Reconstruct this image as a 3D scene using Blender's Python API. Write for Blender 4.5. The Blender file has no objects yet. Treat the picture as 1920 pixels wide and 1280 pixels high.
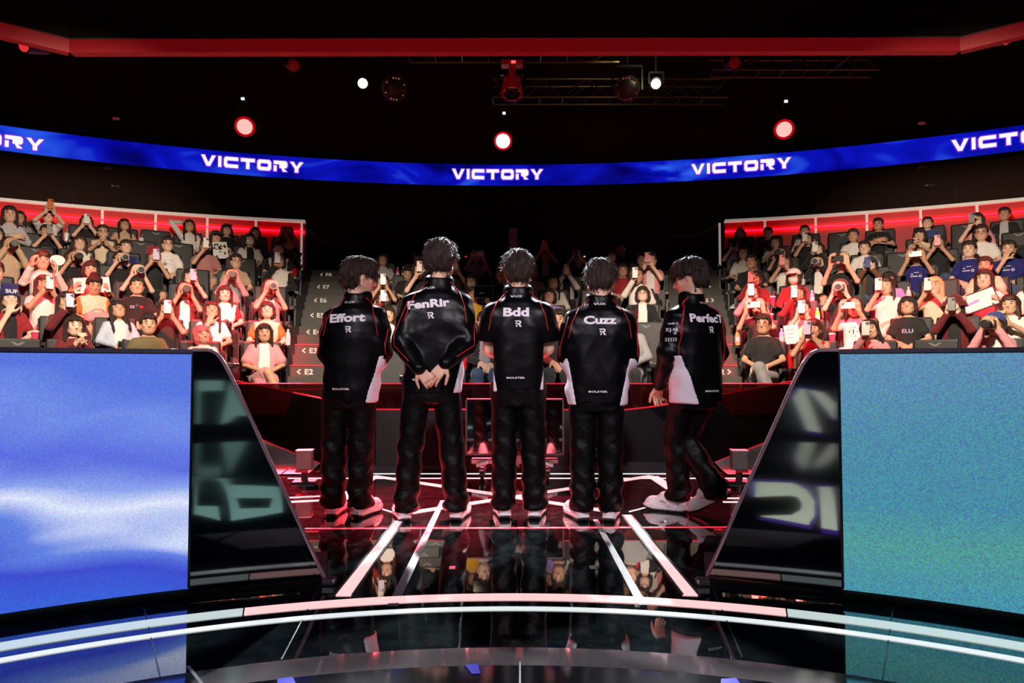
import bpy, bmesh, math, random
import numpy as np
from mathutils import Vector, Matrix, Euler
from mathutils.bvhtree import BVHTree
from mathutils.geometry import tessellate_polygon
random.seed(7)
rng = np.random.default_rng(7)
SC = bpy.context.scene
COL = SC.collection
PI = math.pi
R = math.radians
# ------------------------------------------------------------------ camera
FPX = 1280.0                         # 24 mm lens on a 36 mm sensor, 1920 px wide
cam_d = bpy.data.cameras.new('camera'); cam_d.lens = 24; cam_d.sensor_width = 36
cam_d.clip_start = 0.05; cam_d.clip_end = 200
cam = bpy.data.objects.new('camera', cam_d); COL.objects.link(cam)
cam.location = (0, 0, 1.0)
cam.rotation_euler = (PI/2 + math.atan(50/FPX), 0, math.atan(5/FPX))
SC.camera = cam
CROT = Euler(cam.rotation_euler).to_matrix()
# ------------------------------------------------------------------ world, exposure
W = bpy.data.worlds.new('world'); SC.world = W; W.use_nodes = True
W.node_tree.nodes['Background'].inputs[0].default_value = (0.02, 0.012, 0.014, 1)
W.node_tree.nodes['Background'].inputs[1].default_value = 0.12
SC.view_settings.view_transform = 'Standard'
SC.view_settings.look = 'None'
SC.view_settings.exposure = 0.0
SC.view_settings.gamma = 1.0
SC.view_settings.use_curve_mapping = False
# ------------------------------------------------------------------ stage lamps (spots of the rig) and an added front fill
def spot(name, loc, aim, power, color, deg, blend=0.5, size=0.12):
    d = bpy.data.lights.new(name, 'SPOT'); d.energy = power; d.color = color
    d.spot_size = R(deg); d.spot_blend = blend; d.shadow_soft_size = size
    o = bpy.data.objects.new(name, d); COL.objects.link(o); o.location = loc
    o.rotation_euler = (Vector(aim)-Vector(loc)).to_track_quat('-Z', 'Y').to_euler()
    return o
WARM = (1.0, 0.80, 0.62); RED = (1.0, 0.03, 0.05); COOL = (0.93, 0.95, 1.0)
for _x in (-1, 1):
    # front wash: lamps hung under the rig above the stage, aimed over the players into the stands
    spot('wash_lamp', (_x*2.6, 4.6, 4.0), (_x*7.2, 10.6, 1.5), 1900, WARM, 56, 0.8, 0.15)
    spot('wash_lamp', (_x*1.0, 4.8, 4.0), (_x*2.4, 9.6, 1.0), 1900, WARM, 50, 0.8, 0.15)
    # added fill from behind the camera to brighten the players' backs
    spot('front_fill', (_x*2.6, -2.6, 4.6), (_x*0.75, 4.6, 1.25), 1300, (1.0, .88, .97), 29, 0.7, 0.25)
    # red beams across the lower rows beside the aisles
    spot('red_beam_lamp', (_x*2.4, 7.3, 5.2), (_x*3.9, 9.3, 1.5), 7000, RED, 34, 0.8, 0.1)
    spot('red_beam_lamp', (_x*6.4, 7.2, 5.2), (_x*5.9, 9.3, 1.4), 2400, RED, 30, 0.8, 0.1)
    # white heads facing the stage: rim light on hair and shoulders
    spot('rim_lamp', (_x*1.95, 8.9, 4.75), (_x*0.5, 4.6, 1.35), 3400, COOL, 26, 0.5, 0.1)
# red wash on the rear part of the stage floor, strongest at the left
spot('red_floor_lamp', (-4.3, 10.8, 4.85), (-1.95, 5.45, 0.0), 120000, RED, 15, 0.7, 0.1)
spot('red_floor_lamp', (4.3, 10.8, 4.85), (1.5, 5.6, 0.0), 22000, RED, 15, 0.8, 0.1)
spot('red_floor_lamp', (-.18, 10.75, 4.6), (-.30, 5.3, 0.0), 75000, RED, 17, 0.8, 0.1)
# ------------------------------------------------------------------ pixel <-> place
def ray(px, py):
    return CROT @ Vector(((px-960)/FPX, (640-py)/FPX, -1.0))
EYE = Vector((0, 0, 1.0))
def at(px, py, Y):                    # the point at depth Y that the photograph shows there
    d = ray(px, py); return EYE + d*(Y/d.y)
def onz(px, py, z=0.0):
    d = ray(px, py); return EYE + d*((z-1.0)/d.z)
def oncyl(px, py, rad, c):
    d = ray(px, py); qy = -c
    A = d.x**2+d.y**2; B = 2*qy*d.y; C = qy*qy-rad*rad
    t = (-B+math.sqrt(B*B-4*A*C))/(2*A); return EYE + d*t
def pix(p):
    v = CROT.transposed() @ (Vector(p)-EYE)
    return (960+FPX*v.x/-v.z, 640-FPX*v.y/-v.z)
# ------------------------------------------------------------------ tags and meshes
def tag(o, label=None, cat=None, group=None, kind=None):
    if label: o['label'] = label
    if cat: o['category'] = cat
    if group: o['group'] = group
    if kind: o['kind'] = kind
    return o
def empty(name, loc=(0, 0, 0), rz=0.0):
    o = bpy.data.objects.new(name, None); COL.objects.link(o); o.location = loc
    o.rotation_euler = (0, 0, rz); o.empty_display_size = 0.1
    return o
def put(name, me, parent=None, loc=None, mats=None):
    o = bpy.data.objects.new(name, me); COL.objects.link(o)
    if parent: o.parent = parent
    if loc is not None: o.location = loc
    if mats is not None:                      # a material of this object's own on shared mesh data
        for i, m in enumerate(mats if isinstance(mats, (list, tuple)) else [mats]):
            o.material_slots[i].link = 'OBJECT'; o.material_slots[i].material = m
    return o
def mesh(name, verts, faces, m, smooth=False):
    me = bpy.data.meshes.new(name); me.from_pydata([tuple(v) for v in verts], [], faces)
    me.materials.append(m)
    if smooth: me.polygons.foreach_set('use_smooth', [True]*len(me.polygons))
    me.update(); return me
class MB:
    """collects simple solids; build() links them as ONE mesh object"""
    def __init__(s): s.v = []; s.f = []; s.uv = None
    def add(s, vs, fs):
        n = len(s.v); s.v += [tuple(v) for v in vs]; s.f += [tuple(n+i for i in f) for f in fs]; return s
    def box(s, c, d, rot=None):
        vs = []
        for z in (-.5, .5):
            for x, y in ((-.5, -.5), (.5, -.5), (.5, .5), (-.5, .5)):
                p = Vector((x*d[0], y*d[1], z*d[2]))
                if rot is not None: p = rot @ p
                vs.append(p+Vector(c))
        return s.add(vs, [(3, 2, 1, 0), (4, 5, 6, 7), (0, 1, 5, 4), (1, 2, 6, 5), (2, 3, 7, 6), (3, 0, 4, 7)])
    def prism(s, poly, off):                  # polygon of 3D points pushed along off
        n = len(poly); off = Vector(off); a = [Vector(p) for p in poly]; b = [p+off for p in a]
        return s.add(a+b, [tuple(range(n-1, -1, -1)), tuple(range(n, 2*n))]+[(i, (i+1) % n, n+(i+1) % n, n+i) for i in range(n)])
    def tube(s, pts, r, n=8, caps=True):
        pts = [Vector(p) for p in pts]; rs = r if isinstance(r, (list, tuple)) else [r]*len(pts)
        vs = []; fs = []; prev = None
        for i, p in enumerate(pts):
            t = (pts[min(i+1, len(pts)-1)]-pts[max(i-1, 0)]).normalized()
            u = prev if prev is not None else (Vector((0, 0, 1)) if abs(t.z) < .9 else Vector((1, 0, 0)))
            u = (u-t*u.dot(t)).normalized(); w = t.cross(u); prev = u
            vs += [p+(u*math.cos(a)+w*math.sin(a))*rs[i] for a in [2*PI*k/n for k in range(n)]]
        for i in range(len(pts)-1):
            for k in range(n):
                fs.append((i*n+k, i*n+(k+1) % n, (i+1)*n+(k+1) % n, (i+1)*n+k))
        if caps:
            fs.append(tuple(range(n-1, -1, -1))); fs.append(tuple((len(pts)-1)*n+k for k in range(n)))
        return s.add(vs, fs)
    def lathe(s, prof, n=16, mtx=None):       # prof [(r, z)] about local z
        vs = []; fs = []; m = mtx or Matrix.Identity(4)
        for r_, z in prof:
            vs += [m @ Vector((r_*math.cos(2*PI*k/n), r_*math.sin(2*PI*k/n), z)) for k in range(n)]
        for i in range(len(prof)-1):
            for k in range(n):
                fs.append((i*n+k, i*n+(k+1) % n, (i+1)*n+(k+1) % n, (i+1)*n+k))
        fs.append(tuple(range(n-1, -1, -1))); fs.append(tuple((len(prof)-1)*n+k for k in range(n)))
        return s.add(vs, fs)
    def me(s, name, m, bevel=0, seg=1, smooth=False):
        d = mesh(name, s.v, s.f, m, smooth)
        if bevel:
            b = bmesh.new(); b.from_mesh(d)
            bmesh.ops.bevel(b, geom=list(b.edges), offset=bevel, segments=seg, profile=.6, affect='EDGES', clamp_overlap=True)
            b.to_mesh(d); b.free()
        return d
    def build(s, name, m, parent=None, loc=None, bevel=0, seg=1, smooth=False):
        return put(name, s.me(name, m, bevel, seg, smooth), parent, loc)
def poly_mb(outer, holes=()):                 # flat polygon with holes, fan of triangles
    allp = [Vector(p) for p in outer]+[Vector(p) for h in holes for p in h]
    tris = tessellate_polygon([[Vector(p) for p in outer]]+[[Vector(p) for p in h] for h in holes])
    m = MB(); m.add(allp, [tuple(t) for t in tris]); return m
# ------------------------------------------------------------------ materials
MATS = {}
def lin(c):                                   # 0..255 sRGB to linear
    out = []
    for v in c:
        v /= 255.0; out.append(v/12.92 if v <= .04045 else ((v+.055)/1.055)**2.4)
    return tuple(out)
def mat(name, rgb, rough=.6, metal=0., var=.12, scale=30., bump=0., bscale=120., spec=.5, emit=None, es=0., coat=0., alpha=None, trans=0., sheen=0., stretch=None):
    if name in MATS: return MATS[name]
    m = bpy.data.materials.new(name); m.use_nodes = True; nt = m.node_tree; b = nt.nodes['Principled BSDF']
    c = lin(rgb)
    tc = nt.nodes.new('ShaderNodeTexCoord'); src = tc.outputs['Object']
    if stretch:
        mp = nt.nodes.new('ShaderNodeMapping'); mp.inputs['Scale'].default_value = stretch
        nt.links.new(src, mp.inputs['Vector']); src = mp.outputs[0]
    if var:
        nz = nt.nodes.new('ShaderNodeTexNoise'); nz.inputs['Scale'].default_value = scale; nz.inputs['Detail'].default_value = 4
        rp = nt.nodes.new('ShaderNodeValToRGB')
        rp.color_ramp.elements[0].position = .3; rp.color_ramp.elements[1].position = .7
        rp.color_ramp.elements[0].color = tuple(max(0, v*(1-var)) for v in c)+(1,)
        rp.color_ramp.elements[1].color = tuple(min(1, v*(1+var)) for v in c)+(1,)
        nt.links.new(src, nz.inputs['Vector']); nt.links.new(nz.outputs[0], rp.inputs[0]); nt.links.new(rp.outputs[0], b.inputs['Base Color'])
    else: b.inputs['Base Color'].default_value = c+(1,)
    if bump:
        nb = nt.nodes.new('ShaderNodeTexNoise'); nb.inputs['Scale'].default_value = bscale; nb.inputs['Detail'].default_value = 3
        bp = nt.nodes.new('ShaderNodeBump'); bp.inputs['Strength'].default_value = bump; bp.inputs['Distance'].default_value = .01
        nt.links.new(src, nb.inputs['Vector']); nt.links.new(nb.outputs[0], bp.inputs['Height']); nt.links.new(bp.outputs[0], b.inputs['Normal'])
    b.inputs['Roughness'].default_value = rough; b.inputs['Metallic'].default_value = metal
    b.inputs['Specular IOR Level'].default_value = spec
    b.inputs['Coat Weight'].default_value = coat; b.inputs['Coat Roughness'].default_value = .08
    if trans: b.inputs['Transmission Weight'].default_value = trans
    if sheen: b.inputs['Sheen Weight'].default_value = sheen
    if emit is not None:
        b.inputs['Emission Color'].default_value = lin(emit)+(1,); b.inputs['Emission Strength'].default_value = es
    if alpha is not None: b.inputs['Alpha'].default_value = alpha
    MATS[name] = m; return m
def led(name, stops, sx, sy, dist=1.5, grain=.25, strength=1.0, detail=3, gs=150., rot=0, vert=None):
    """screen picture: soft drifting bands through a colour ramp plus coloured pixel grain, from the mesh's UV (metres)"""
    m = bpy.data.materials.new(name); m.use_nodes = True; nt = m.node_tree; N = nt.nodes; L = nt.links
    b = N['Principled BSDF']; b.inputs['Base Color'].default_value = (0.002, .002, .002, 1); b.inputs['Roughness'].default_value = .45
    uv = N.new('ShaderNodeUVMap'); mp = N.new('ShaderNodeMapping'); mp.inputs['Scale'].default_value = (sx, sy, 1); mp.inputs['Rotation'].default_value = (0, 0, rot)
    L.new(uv.outputs[0], mp.inputs[0])
    nz = N.new('ShaderNodeTexNoise'); nz.inputs['Scale'].default_value = 1; nz.inputs['Detail'].default_value = detail; nz.inputs['Distortion'].default_value = dist
    L.new(mp.outputs[0], nz.inputs['Vector']); fac = nz.outputs[0]
    if vert:                                  # bands follow the height, bent by the noise and a slope
        sp = N.new('ShaderNodeSeparateXYZ'); L.new(uv.outputs[0], sp.inputs[0])
        a1 = N.new('ShaderNodeMath'); a1.operation = 'MULTIPLY_ADD'; a1.inputs[1].default_value = vert[0]; L.new(sp.outputs[0], a1.inputs[0]); L.new(sp.outputs[1], a1.inputs[2])
        a2 = N.new('ShaderNodeMath'); a2.operation = 'MULTIPLY_ADD'; a2.inputs[1].default_value = vert[1]; L.new(nz.outputs[0], a2.inputs[0]); L.new(a1.outputs[0], a2.inputs[2])
        a3 = N.new('ShaderNodeMath'); a3.operation = 'ADD'; a3.inputs[1].default_value = vert[2]; L.new(a2.outputs[0], a3.inputs[0]); fac = a3.outputs[0]
    rp = N.new('ShaderNodeValToRGB'); e = rp.color_ramp.elements
    for i, (p, c) in enumerate(stops):
        el = e[i] if i < 2 else e.new(p)
        el.position = p; el.color = lin(c)+(1,)
    L.new(fac, rp.inputs[0])
    g = N.new('ShaderNodeTexNoise'); g.inputs['Scale'].default_value = gs; g.inputs['Detail'].default_value = 2; g.inputs['Roughness'].default_value = .8
    L.new(uv.outputs[0], g.inputs['Vector'])
    mr = N.new('ShaderNodeMapRange'); mr.data_type = 'FLOAT_VECTOR'
    mr.inputs[7].default_value = (.3,)*3; mr.inputs[8].default_value = (.7,)*3; mr.inputs[9].default_value = (1-grain,)*3; mr.inputs[10].default_value = (1+grain,)*3
    L.new(g.outputs[1], mr.inputs[6])
    mx = N.new('ShaderNodeMix'); mx.data_type = 'RGBA'; mx.blend_type = 'MULTIPLY'; mx.inputs[0].default_value = 1
    L.new(rp.outputs[0], mx.inputs[6]); L.new(mr.outputs[1], mx.inputs[7])
    L.new(mx.outputs[2], b.inputs['Emission Color']); b.inputs['Emission Strength'].default_value = strength
    MATS[name] = m; return m
BLACK = mat('matte black', (14, 12, 13), .55)
GLOSS = mat('black glass', (4, 4, 5), .03, var=0, spec=1.0, coat=.6)
DARK = mat('dark plastic', (24, 23, 25), .42)
STEEL = mat('brushed steel', (150, 150, 155), .3, metal=1.)
WHITEP = mat('white plastic', (225, 225, 228), .4)
# ------------------------------------------------------------------ lettering
def text_mesh(body, height, bold=0.0, sx=1.0, shear=0.0):
    """2D outline triangles of a word: (verts, tris), centred, cap height = height"""
    c = bpy.data.curves.new('t', 'FONT'); c.body = body; c.size = 1.0; c.offset = bold; c.align_x = 'CENTER'; c.align_y = 'CENTER'
    c.shear = shear; c.resolution_u = 3; c.fill_mode = 'FRONT'
    o = bpy.data.objects.new('t', c); COL.objects.link(o)
    dg = bpy.context.evaluated_depsgraph_get(); me = bpy.data.meshes.new_from_object(o.evaluated_get(dg))
    b = bmesh.new(); b.from_mesh(me)
    bmesh.ops.triangulate(b, faces=b.faces)
    v = np.array([p.co[:2] for p in b.verts], float).reshape(-1, 2); f = [tuple(x.index for x in fc.verts) for fc in b.faces]
    b.free(); bpy.data.objects.remove(o); bpy.data.curves.remove(c); bpy.data.meshes.remove(me)
    lo, hi = v.min(0), v.max(0); v = (v-(lo+hi)/2)*height/(hi[1]-lo[1]); v[:, 0] *= sx
    return v, f
def strokes(word, h, w, t, gap):
    """wide block capitals of the ribbon; list of polygons in (x, z), word centred"""
    G = {'V': [[(0, 1), (t*1.15, 1), (.5, t*1.4), (1-t*1.15, 1), (1, 1), (.5+t*.55, 0), (.5-t*.55, 0)]],
         'I': [[(0, 1), (t, 1), (t, 0), (0, 0)]],
         'C': [[(1, 1), (.12, 1), (0, .82), (0, .18), (.12, 0), (1, 0), (1, t*1.5), (t*1.2, t*1.5), (t, t*2), (t, 1-t*2), (t*1.2, 1-t*1.5), (1, 1-t*1.5)]],
         'T': [[(0, 1), (1, 1), (1, 1-t*1.5), (.5+t*.55, 1-t*1.5), (.5+t*.55, 0), (.5-t*.55, 0), (.5-t*.55, 1-t*1.5), (0, 1-t*1.5)]],
         'O': [[(.12, 1), (.88, 1), (1, .82), (1, .5), (1-t, .5), (1-t, 1-t*1.9), (1-t*1.3, 1-t*1.5), (t*1.3, 1-t*1.5), (t, 1-t*1.9), (t, .5), (0, .5), (0, .82)],
               [(.12, 0), (0, .18), (0, .5), (t, .5), (t, t*1.9), (t*1.3, t*1.5), (1-t*1.3, t*1.5), (1-t, t*1.9), (1-t, .5), (1, .5), (1, .18), (.88, 0)]],
         'R': [[(0, 1), (.88, 1), (1, .84), (1, .5), (.9, .34), (.72, .34), (1, 0), (1-t*1.5, 0), (.55, .34), (.42, .34), (.42, .34+t*1.5), (.82, .34+t*1.5), (1-t, .34+t*1.9), (1-t, 1-t*1.9), (.82, 1-t*1.5), (0, 1-t*1.5)],
               [(0, .55), (t, .55), (t, 0), (0, 0)]],
         'Y': [[(0, 1), (t*1.3, 1), (.5, .55), (1-t*1.3, 1), (1, 1), (.5+t*.6, .38), (.5+t*.6, 0), (.5-t*.6, 0), (.5-t*.6, .38)]]}
    out = []; x = 0
    for ch in word:
        k = w*(t if ch == 'I' else 1.0); s = w
        for p in G[ch]: out.append([(x+a*s, b*h) for a, b in p])
        x += k+gap
    x -= gap
    return [[(a-x/2, b-h/2) for a, b in p] for p in out], x
# ================================================================== THE SETTING
SCEN = -0.4                            # centre of the stage's circles (on the y axis)
def pol(r_, a, z, c=SCEN):             # polar place: a = angle from +y, positive to +x
    return Vector((r_*math.sin(a), c+r_*math.cos(a), z))
def arc_slab(r0, r1, z0, z1, a0, a1, n=64, c=SCEN):
    m = MB(); vs = []; fs = []
    for i in range(n+1):
        a = a0+(a1-a0)*i/n
        vs += [pol(r0, a, z0, c), pol(r1, a, z0, c), pol(r1, a, z1, c), pol(r0, a, z1, c)]
    for i in range(n):
        k = 4*i
        for j in range(4): fs.append((k+j, k+4+j, k+4+(j+1) % 4, k+(j+1) % 4))
    fs += [(0, 1, 2, 3), (4*n+3, 4*n+2, 4*n+1, 4*n)]
    m.add(vs, fs); return m
# --- stage floor
m = bpy.data.materials.new('polished black floor'); m.use_nodes = True; nt = m.node_tree; b = nt.nodes['Principled BSDF']
tc = nt.nodes.new('ShaderNodeTexCoord'); nz = nt.nodes.new('ShaderNodeTexNoise'); nz.inputs['Scale'].default_value = 9; nz.inputs['Detail'].default_value = 8; nz.inputs['Roughness'].default_value = .7
rp = nt.nodes.new('ShaderNodeValToRGB'); rp.color_ramp.elements[0].position = .45; rp.color_ramp.elements[0].color = (.008, .012, .013, 1)
rp.color_ramp.elements[1].position = .75; rp.color_ramp.elements[1].color = (.026, .036, .038, 1)
nt.links.new(tc.outputs['Object'], nz.inputs[0]); nt.links.new(nz.outputs[0], rp.inputs[0]); nt.links.new(rp.outputs[0], b.inputs['Base Color'])
rr = nt.nodes.new('ShaderNodeMapRange'); rr.inputs[3].default_value = .008; rr.inputs[4].default_value = .035
nt.links.new(nz.outputs[0], rr.inputs[0]); nt.links.new(rr.outputs[0], b.inputs['Roughness'])
nz2 = nt.nodes.new('ShaderNodeTexNoise'); nz2.inputs['Scale'].default_value = 5; nz2.inputs['Detail'].default_value = 2
bp = nt.nodes.new('ShaderNodeBump'); bp.inputs['Strength'].default_value = .02; bp.inputs['Distance'].default_value = .02
nt.links.new(tc.outputs['Object'], nz2.inputs[0]); nt.links.new(nz2.outputs[0], bp.inputs['Height']); nt.links.new(bp.outputs[0], b.inputs['Normal'])
b.inputs['Specular IOR Level'].default_value = 1.0; b.inputs['Coat Weight'].default_value = 1.0; b.inputs['Coat Roughness'].default_value = .012; b.inputs['Coat IOR'].default_value = 1.75
FLOORM = m
fl = MB().box((0, 4.1, -.05), (16, 8.8, .1)).build('floor', FLOORM); tag(fl, 'polished black stage floor', kind='structure')
# --- near platform with the sloping silver edge
PLAT = mat('platform black', (9, 9, 11), .08, spec=.8, coat=.4)
plat = arc_slab(0.02, 2.635, -.05, .0455, -PI, PI, 96).build('floor_platform', PLAT); tag(plat, kind='structure')
rampm = mat('satin ramp metal', (138, 130, 132), .06, metal=.55, var=.25, scale=3, coat=.5)
vs = []; fs = []; n = 96
for i in range(n+1):
    a = -1.5+3.0*i/n; vs += [pol(2.636, a, .0455), pol(2.885, a, .002), pol(2.636, a, 0)]
for i in range(n):
    k = 3*i; fs += [(k, k+1, k+4, k+3), (k+1, k+2, k+5, k+4), (k+2, k, k+3, k+5)]
ramp = MB().add(vs, fs).build('ramp_edge', rampm, plat)
seamM = mat('seam steel', (104, 104, 104), .35, metal=.6)
def floor_line(p, q, w, name, mt, z=0.0, h=.004, parent=None, w2=None):
    p = Vector(p); q = Vector(q); t = (q-p).normalized(); s = Vector((-t.y, t.x, 0)); w2 = w if w2 is None else w2
    poly = [p+s*w/2, p-s*w/2, q-s*w2/2, q+s*w2/2]
    return MB().prism([Vector((v.x, v.y, z)) for v in poly], (0, 0, h)).build(name, mt, parent)
for a, b_ in (((604, 1090), (528, 1236)), ((1332, 1092), (1392, 1232)), ((267, 1126), (301, 1272)), ((1676, 1130), (1655, 1272))):
    floor_line(onz(*a), onz(*b_), .0045, 'floor_seam', seamM, .0005, .0015, fl)
for x0 in (975,):
    floor_line(onz(x0, 1241, .0455), onz(x0, 1285, .0455), .006, 'floor_seam', seamM, .046, .0012, plat)
floor_line(onz(352, 1258, .03), onz(385, 1290, .0455), .01, 'floor_seam', seamM, .046, .0012, plat)
# --- light strips let into the floor
def glow(name, rgb, es, base=(200, 190, 190)):
    return mat(name, base, .35, emit=rgb, es=es, var=.05)
PINKW = glow('pink white light strip', (255, 196, 196), 1.15)
WHITEL = glow('white light strip', (236, 244, 246), .95)
REDL = glow('red light line', (255, 40, 60), 1.2)
MINT = glow('pale light strip', (214, 232, 230), .8)
TAPE = mat('grey white floor tape', (205, 203, 205), .45)
TAPEG = mat('grey floor tape', (150, 150, 152), .4)
def arc_strip(r0, r1, a0, a1, mt, label, n=40, z=.0):
    return tag(arc_slab(r0, r1, z, z+.004, a0, a1, n).build('light_strip', mt), label, 'light strip')
arc_strip(3.385, 3.465, -.33, .33, PINKW, 'pink-white curved light strip across the floor in front of the players')
arc_strip(3.385, 3.465, -1.25, -.332, MINT, 'pale curved light strip running along the left desk')
arc_strip(3.385, 3.465, .332, 1.25, MINT, 'pale curved light strip running along the right desk')
arc_strip(3.262, 3.300, -1.25, 1.25, WHITEL, 'thin white curved light strip nearest the silver floor edge', 96)
EDGE = mat('strip edge grey', (120, 112, 112), .3)
def strip_poly(pts, mt, name, label, h=.004, cat='light strip'):
    o = MB().prism([onz(*p) for p in pts], (0, 0, h)).build(name, mt); return tag(o, label, cat)
for pts, side in ((((627, 1117), (661, 1117), (757, 977), (740, 977)), 'left'), (((1280, 1116), (1311, 1117), (1183, 966), (1167, 966)), 'right')):
    o = strip_poly(pts, PINKW, 'light_strip', 'broad pink-white light strip on the floor leading to the %s pair of players' % side)
    a, b_, c_, d_ = [onz(*p) for p in pts]
    floor_line(a, d_, .012, 'strip_edge', EDGE, 0, .006, o); floor_line(b_, c_, .012, 'strip_edge', EDGE, 0, .006, o)
strip_poly(((726, 1135), (746, 1135), (835, 938), (826, 938)), TAPE, 'floor_tape', 'narrow whitish tape stripe on the floor, left of the centre player', .002, 'tape')
strip_poly(((1196, 1134), (1214, 1134), (1121, 974), (1112, 974)), TAPEG, 'floor_tape', 'narrow grey tape stripe on the floor, right of the centre player', .002, 'tape')
def lline(p, q, w, mt, label):
    return tag(floor_line(onz(*p), onz(*q), w, 'light_strip', mt, 0, .003), label, 'light strip')
lline((700, 892), (1132, 957), .075, PINKW, 'pink light strip crossing behind the players from rear left')
o = lline((1222, 892), (770, 961), .075, PINKW, 'pink light strip crossing behind the players from rear right'); o.location.z = .0005
lline((1224, 893), (1290, 936), .10, PINKW, 'short broad white light strip beside the walking player')
lline((700, 893), (640, 936), .10, PINKW, 'short broad white light strip behind the leftmost player')
lline((700, 888), (1262, 888), .035, WHITEL, 'straight thin white light line at the rear wall, far one')
lline((540, 896.5), (1400, 896.5), .03, WHITEL, 'straight thin white light line at the rear wall, near one')
lline((543, 933), (602, 930), .03, PINKW, 'short thin light line beside the left small speaker, far one')
lline((543, 941), (602, 938), .05, PINKW, 'short thin light line beside the left small speaker, near one')
lline((1356, 934), (1394, 934), .03, WHITEL, 'short thin light line beside the right small speaker, far one')
lline((1356, 941), (1394, 941), .03, WHITEL, 'short thin light line beside the right small speaker, near one')
lline((572, 991), (1366, 988), .014, REDL, 'thin red light line on the floor at the players\' heels')
lline((1180, 959), (1282, 933), .012, WHITEL, 'thin slanting white light line between the two right-hand players')
lline((700, 949), (735, 960), .012, WHITEL, 'thin slanting white light line between the two left-hand players')
mk = mat('white tape marks', (215, 215, 215), .5)
for i, (px, py, lab) in enumerate(((848, 1064, 'in front of the second player from left'), (1111, 1063, 'in front of the fourth player from left'), (1231, 954, 'by the walking player, upper'), (1250, 978, 'by the walking player, lower'))):
    p = onz(px, py); tag(MB().box((p.x, p.y, .001), (.03, .045, .002)).build('tape_mark', mk), 'small white tape mark on the floor %s' % lab, 'tape mark')
# --- rear stage wall: black, red-lit edge lines, glossy skirts at both ends
WALLB = mat('stage wall black', (5, 5, 6), .5, spec=.2)
REDRAIL = mat('red lit rail', (190, 40, 50), .3, emit=(255, 30, 52), es=.4)  # red light on the rail and wall edges painted in as a glow
SKIRT = mat('mirror skirt', (205, 212, 212), .28, metal=.35, var=.1, scale=2)
topL = [at(440, 714, 7.9), at(520, 730, 7.5), at(600, 747, 7.15), at(660, 762, 6.98), at(705, 768, 6.9)]
botL = [at(470, 814, 7.7), at(520, 836, 7.3), at(600, 868, 6.95), at(660, 872, 6.85), at(705, 872, 6.8)]
topR = [at(1170, 769, 6.9), at(1215, 764, 6.95), at(1262, 757, 7.05), at(1360, 739, 7.4), at(1500, 712, 7.9)]
botR = [at(1170, 872, 6.8), at(1225, 872, 6.85), at(1340, 866, 6.95), at(1400, 842, 7.3), at(1470, 815, 7.7)]
T = topL+topR; B = botL+botR; vs = []; fs = []
for t_, b_ in zip(T, B):
    vs += [t_, b_, b_+Vector((0, .12, 0)), t_+Vector((0, .12, 0))]
for i in range(len(T)-1):
    k = 4*i
    for j in range(4): fs.append((k+j, k+4+j, k+4+(j+1) % 4, k+(j+1) % 4))
wr = MB().add(vs, fs).build('wall_rear', WALLB); tag(wr, 'low black wall along the rear of the stage', kind='structure')
MB().tube([p+Vector((0, -.005, .005)) for p in T], .008, 6).build('red_lit_edge', REDRAIL, wr)
MB().tube([p+Vector((0, -.01, 0)) for p in botL[:3]], .006, 6).build('red_lit_edge', REDRAIL, wr)
MB().tube([p+Vector((0, -.01, 0)) for p in botR[2:]], .006, 6).build('red_lit_edge', REDRAIL, wr)
# base under the wall and glossy skirts
MB().box((0, 6.86, .02), (3.6, .1, .10)).build('wall_base', BLACK, wr)
for bl, s in ((botL[:3], -1), (botR[2:][::-1], 1)):
    vs = []; fs = []
    for i, p in enumerate(bl):
        q = Vector((p.x*(.93 if i < 2 else .985), 6.42, .012))
        for k in range(7):
            u = k/6; e = 1-(1-u)**2
            vs.append(Vector((p.x+(q.x-p.x)*u, p.y+(q.y-p.y)*u, p.z+(q.z-p.z)*e)))
    for i in range(2):
        for k in range(6):
            a = i*7+k; fs.append((a, a+1, a+8, a+7))
    MB().add(vs, fs).build('mirror_skirt', SKIRT, wr, smooth=True)
    ends = [bl[0], bl[-1]]
# glass parapet above the wall
GL = bpy.data.materials.new('smoked red glass'); GL.use_nodes = True; nt = GL.node_tree; b = nt.nodes['Principled BSDF']
tr = nt.nodes.new('ShaderNodeBsdfTransparent'); tr.inputs[0].default_value = (.42, .22, .22, 1); mx = nt.nodes.new('ShaderNodeMixShader')
b.inputs['Base Color'].default_value = (.10, .01, .012, 1); b.inputs['Roughness'].default_value = .08
fr = nt.nodes.new('ShaderNodeTexNoise'); fr.inputs['Scale'].default_value = 2; mr = nt.nodes.new('ShaderNodeMapRange'); mr.inputs[3].default_value = .10; mr.inputs[4].default_value = .24
nt.links.new(fr.outputs[0], mr.inputs[0]); nt.links.new(mr.outputs[0], mx.inputs[0]); nt.links.new(tr.outputs[0], mx.inputs[1]); nt.links.new(b.outputs[0], mx.inputs[2])
nt.links.new(mx.outputs[0], nt.nodes['Material Output'].inputs[0])
par = empty('glass_parapet', (0, 7.3, .4)); tag(par, 'low smoked glass parapet with red-lit rail in front of the first row', 'parapet')
def loc_to(o, p): return [Vector(v)-o.location for v in p]
xs = [448, 640, 790, 950, 1110, 1270, 1496]
for i in range(6):
    a = at(xs[i], 719, 7.35); b_ = at(xs[i+1], 719, 7.35); pts = [Vector((a.x+.01, a.y, .50)), Vector((b_.x-.01, b_.y, .50)), b_+Vector((-.01, 0, 0)), a+Vector((.01, 0, 0))]
    MB().prism(loc_to(par, pts), (0, .012, 0)).build('glass_pane', GL, par)
MB().tube(loc_to(par, [at(446, 719, 7.35), at(1498, 719, 7.35)]), .006, 6).build('rail', REDRAIL, par)
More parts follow.
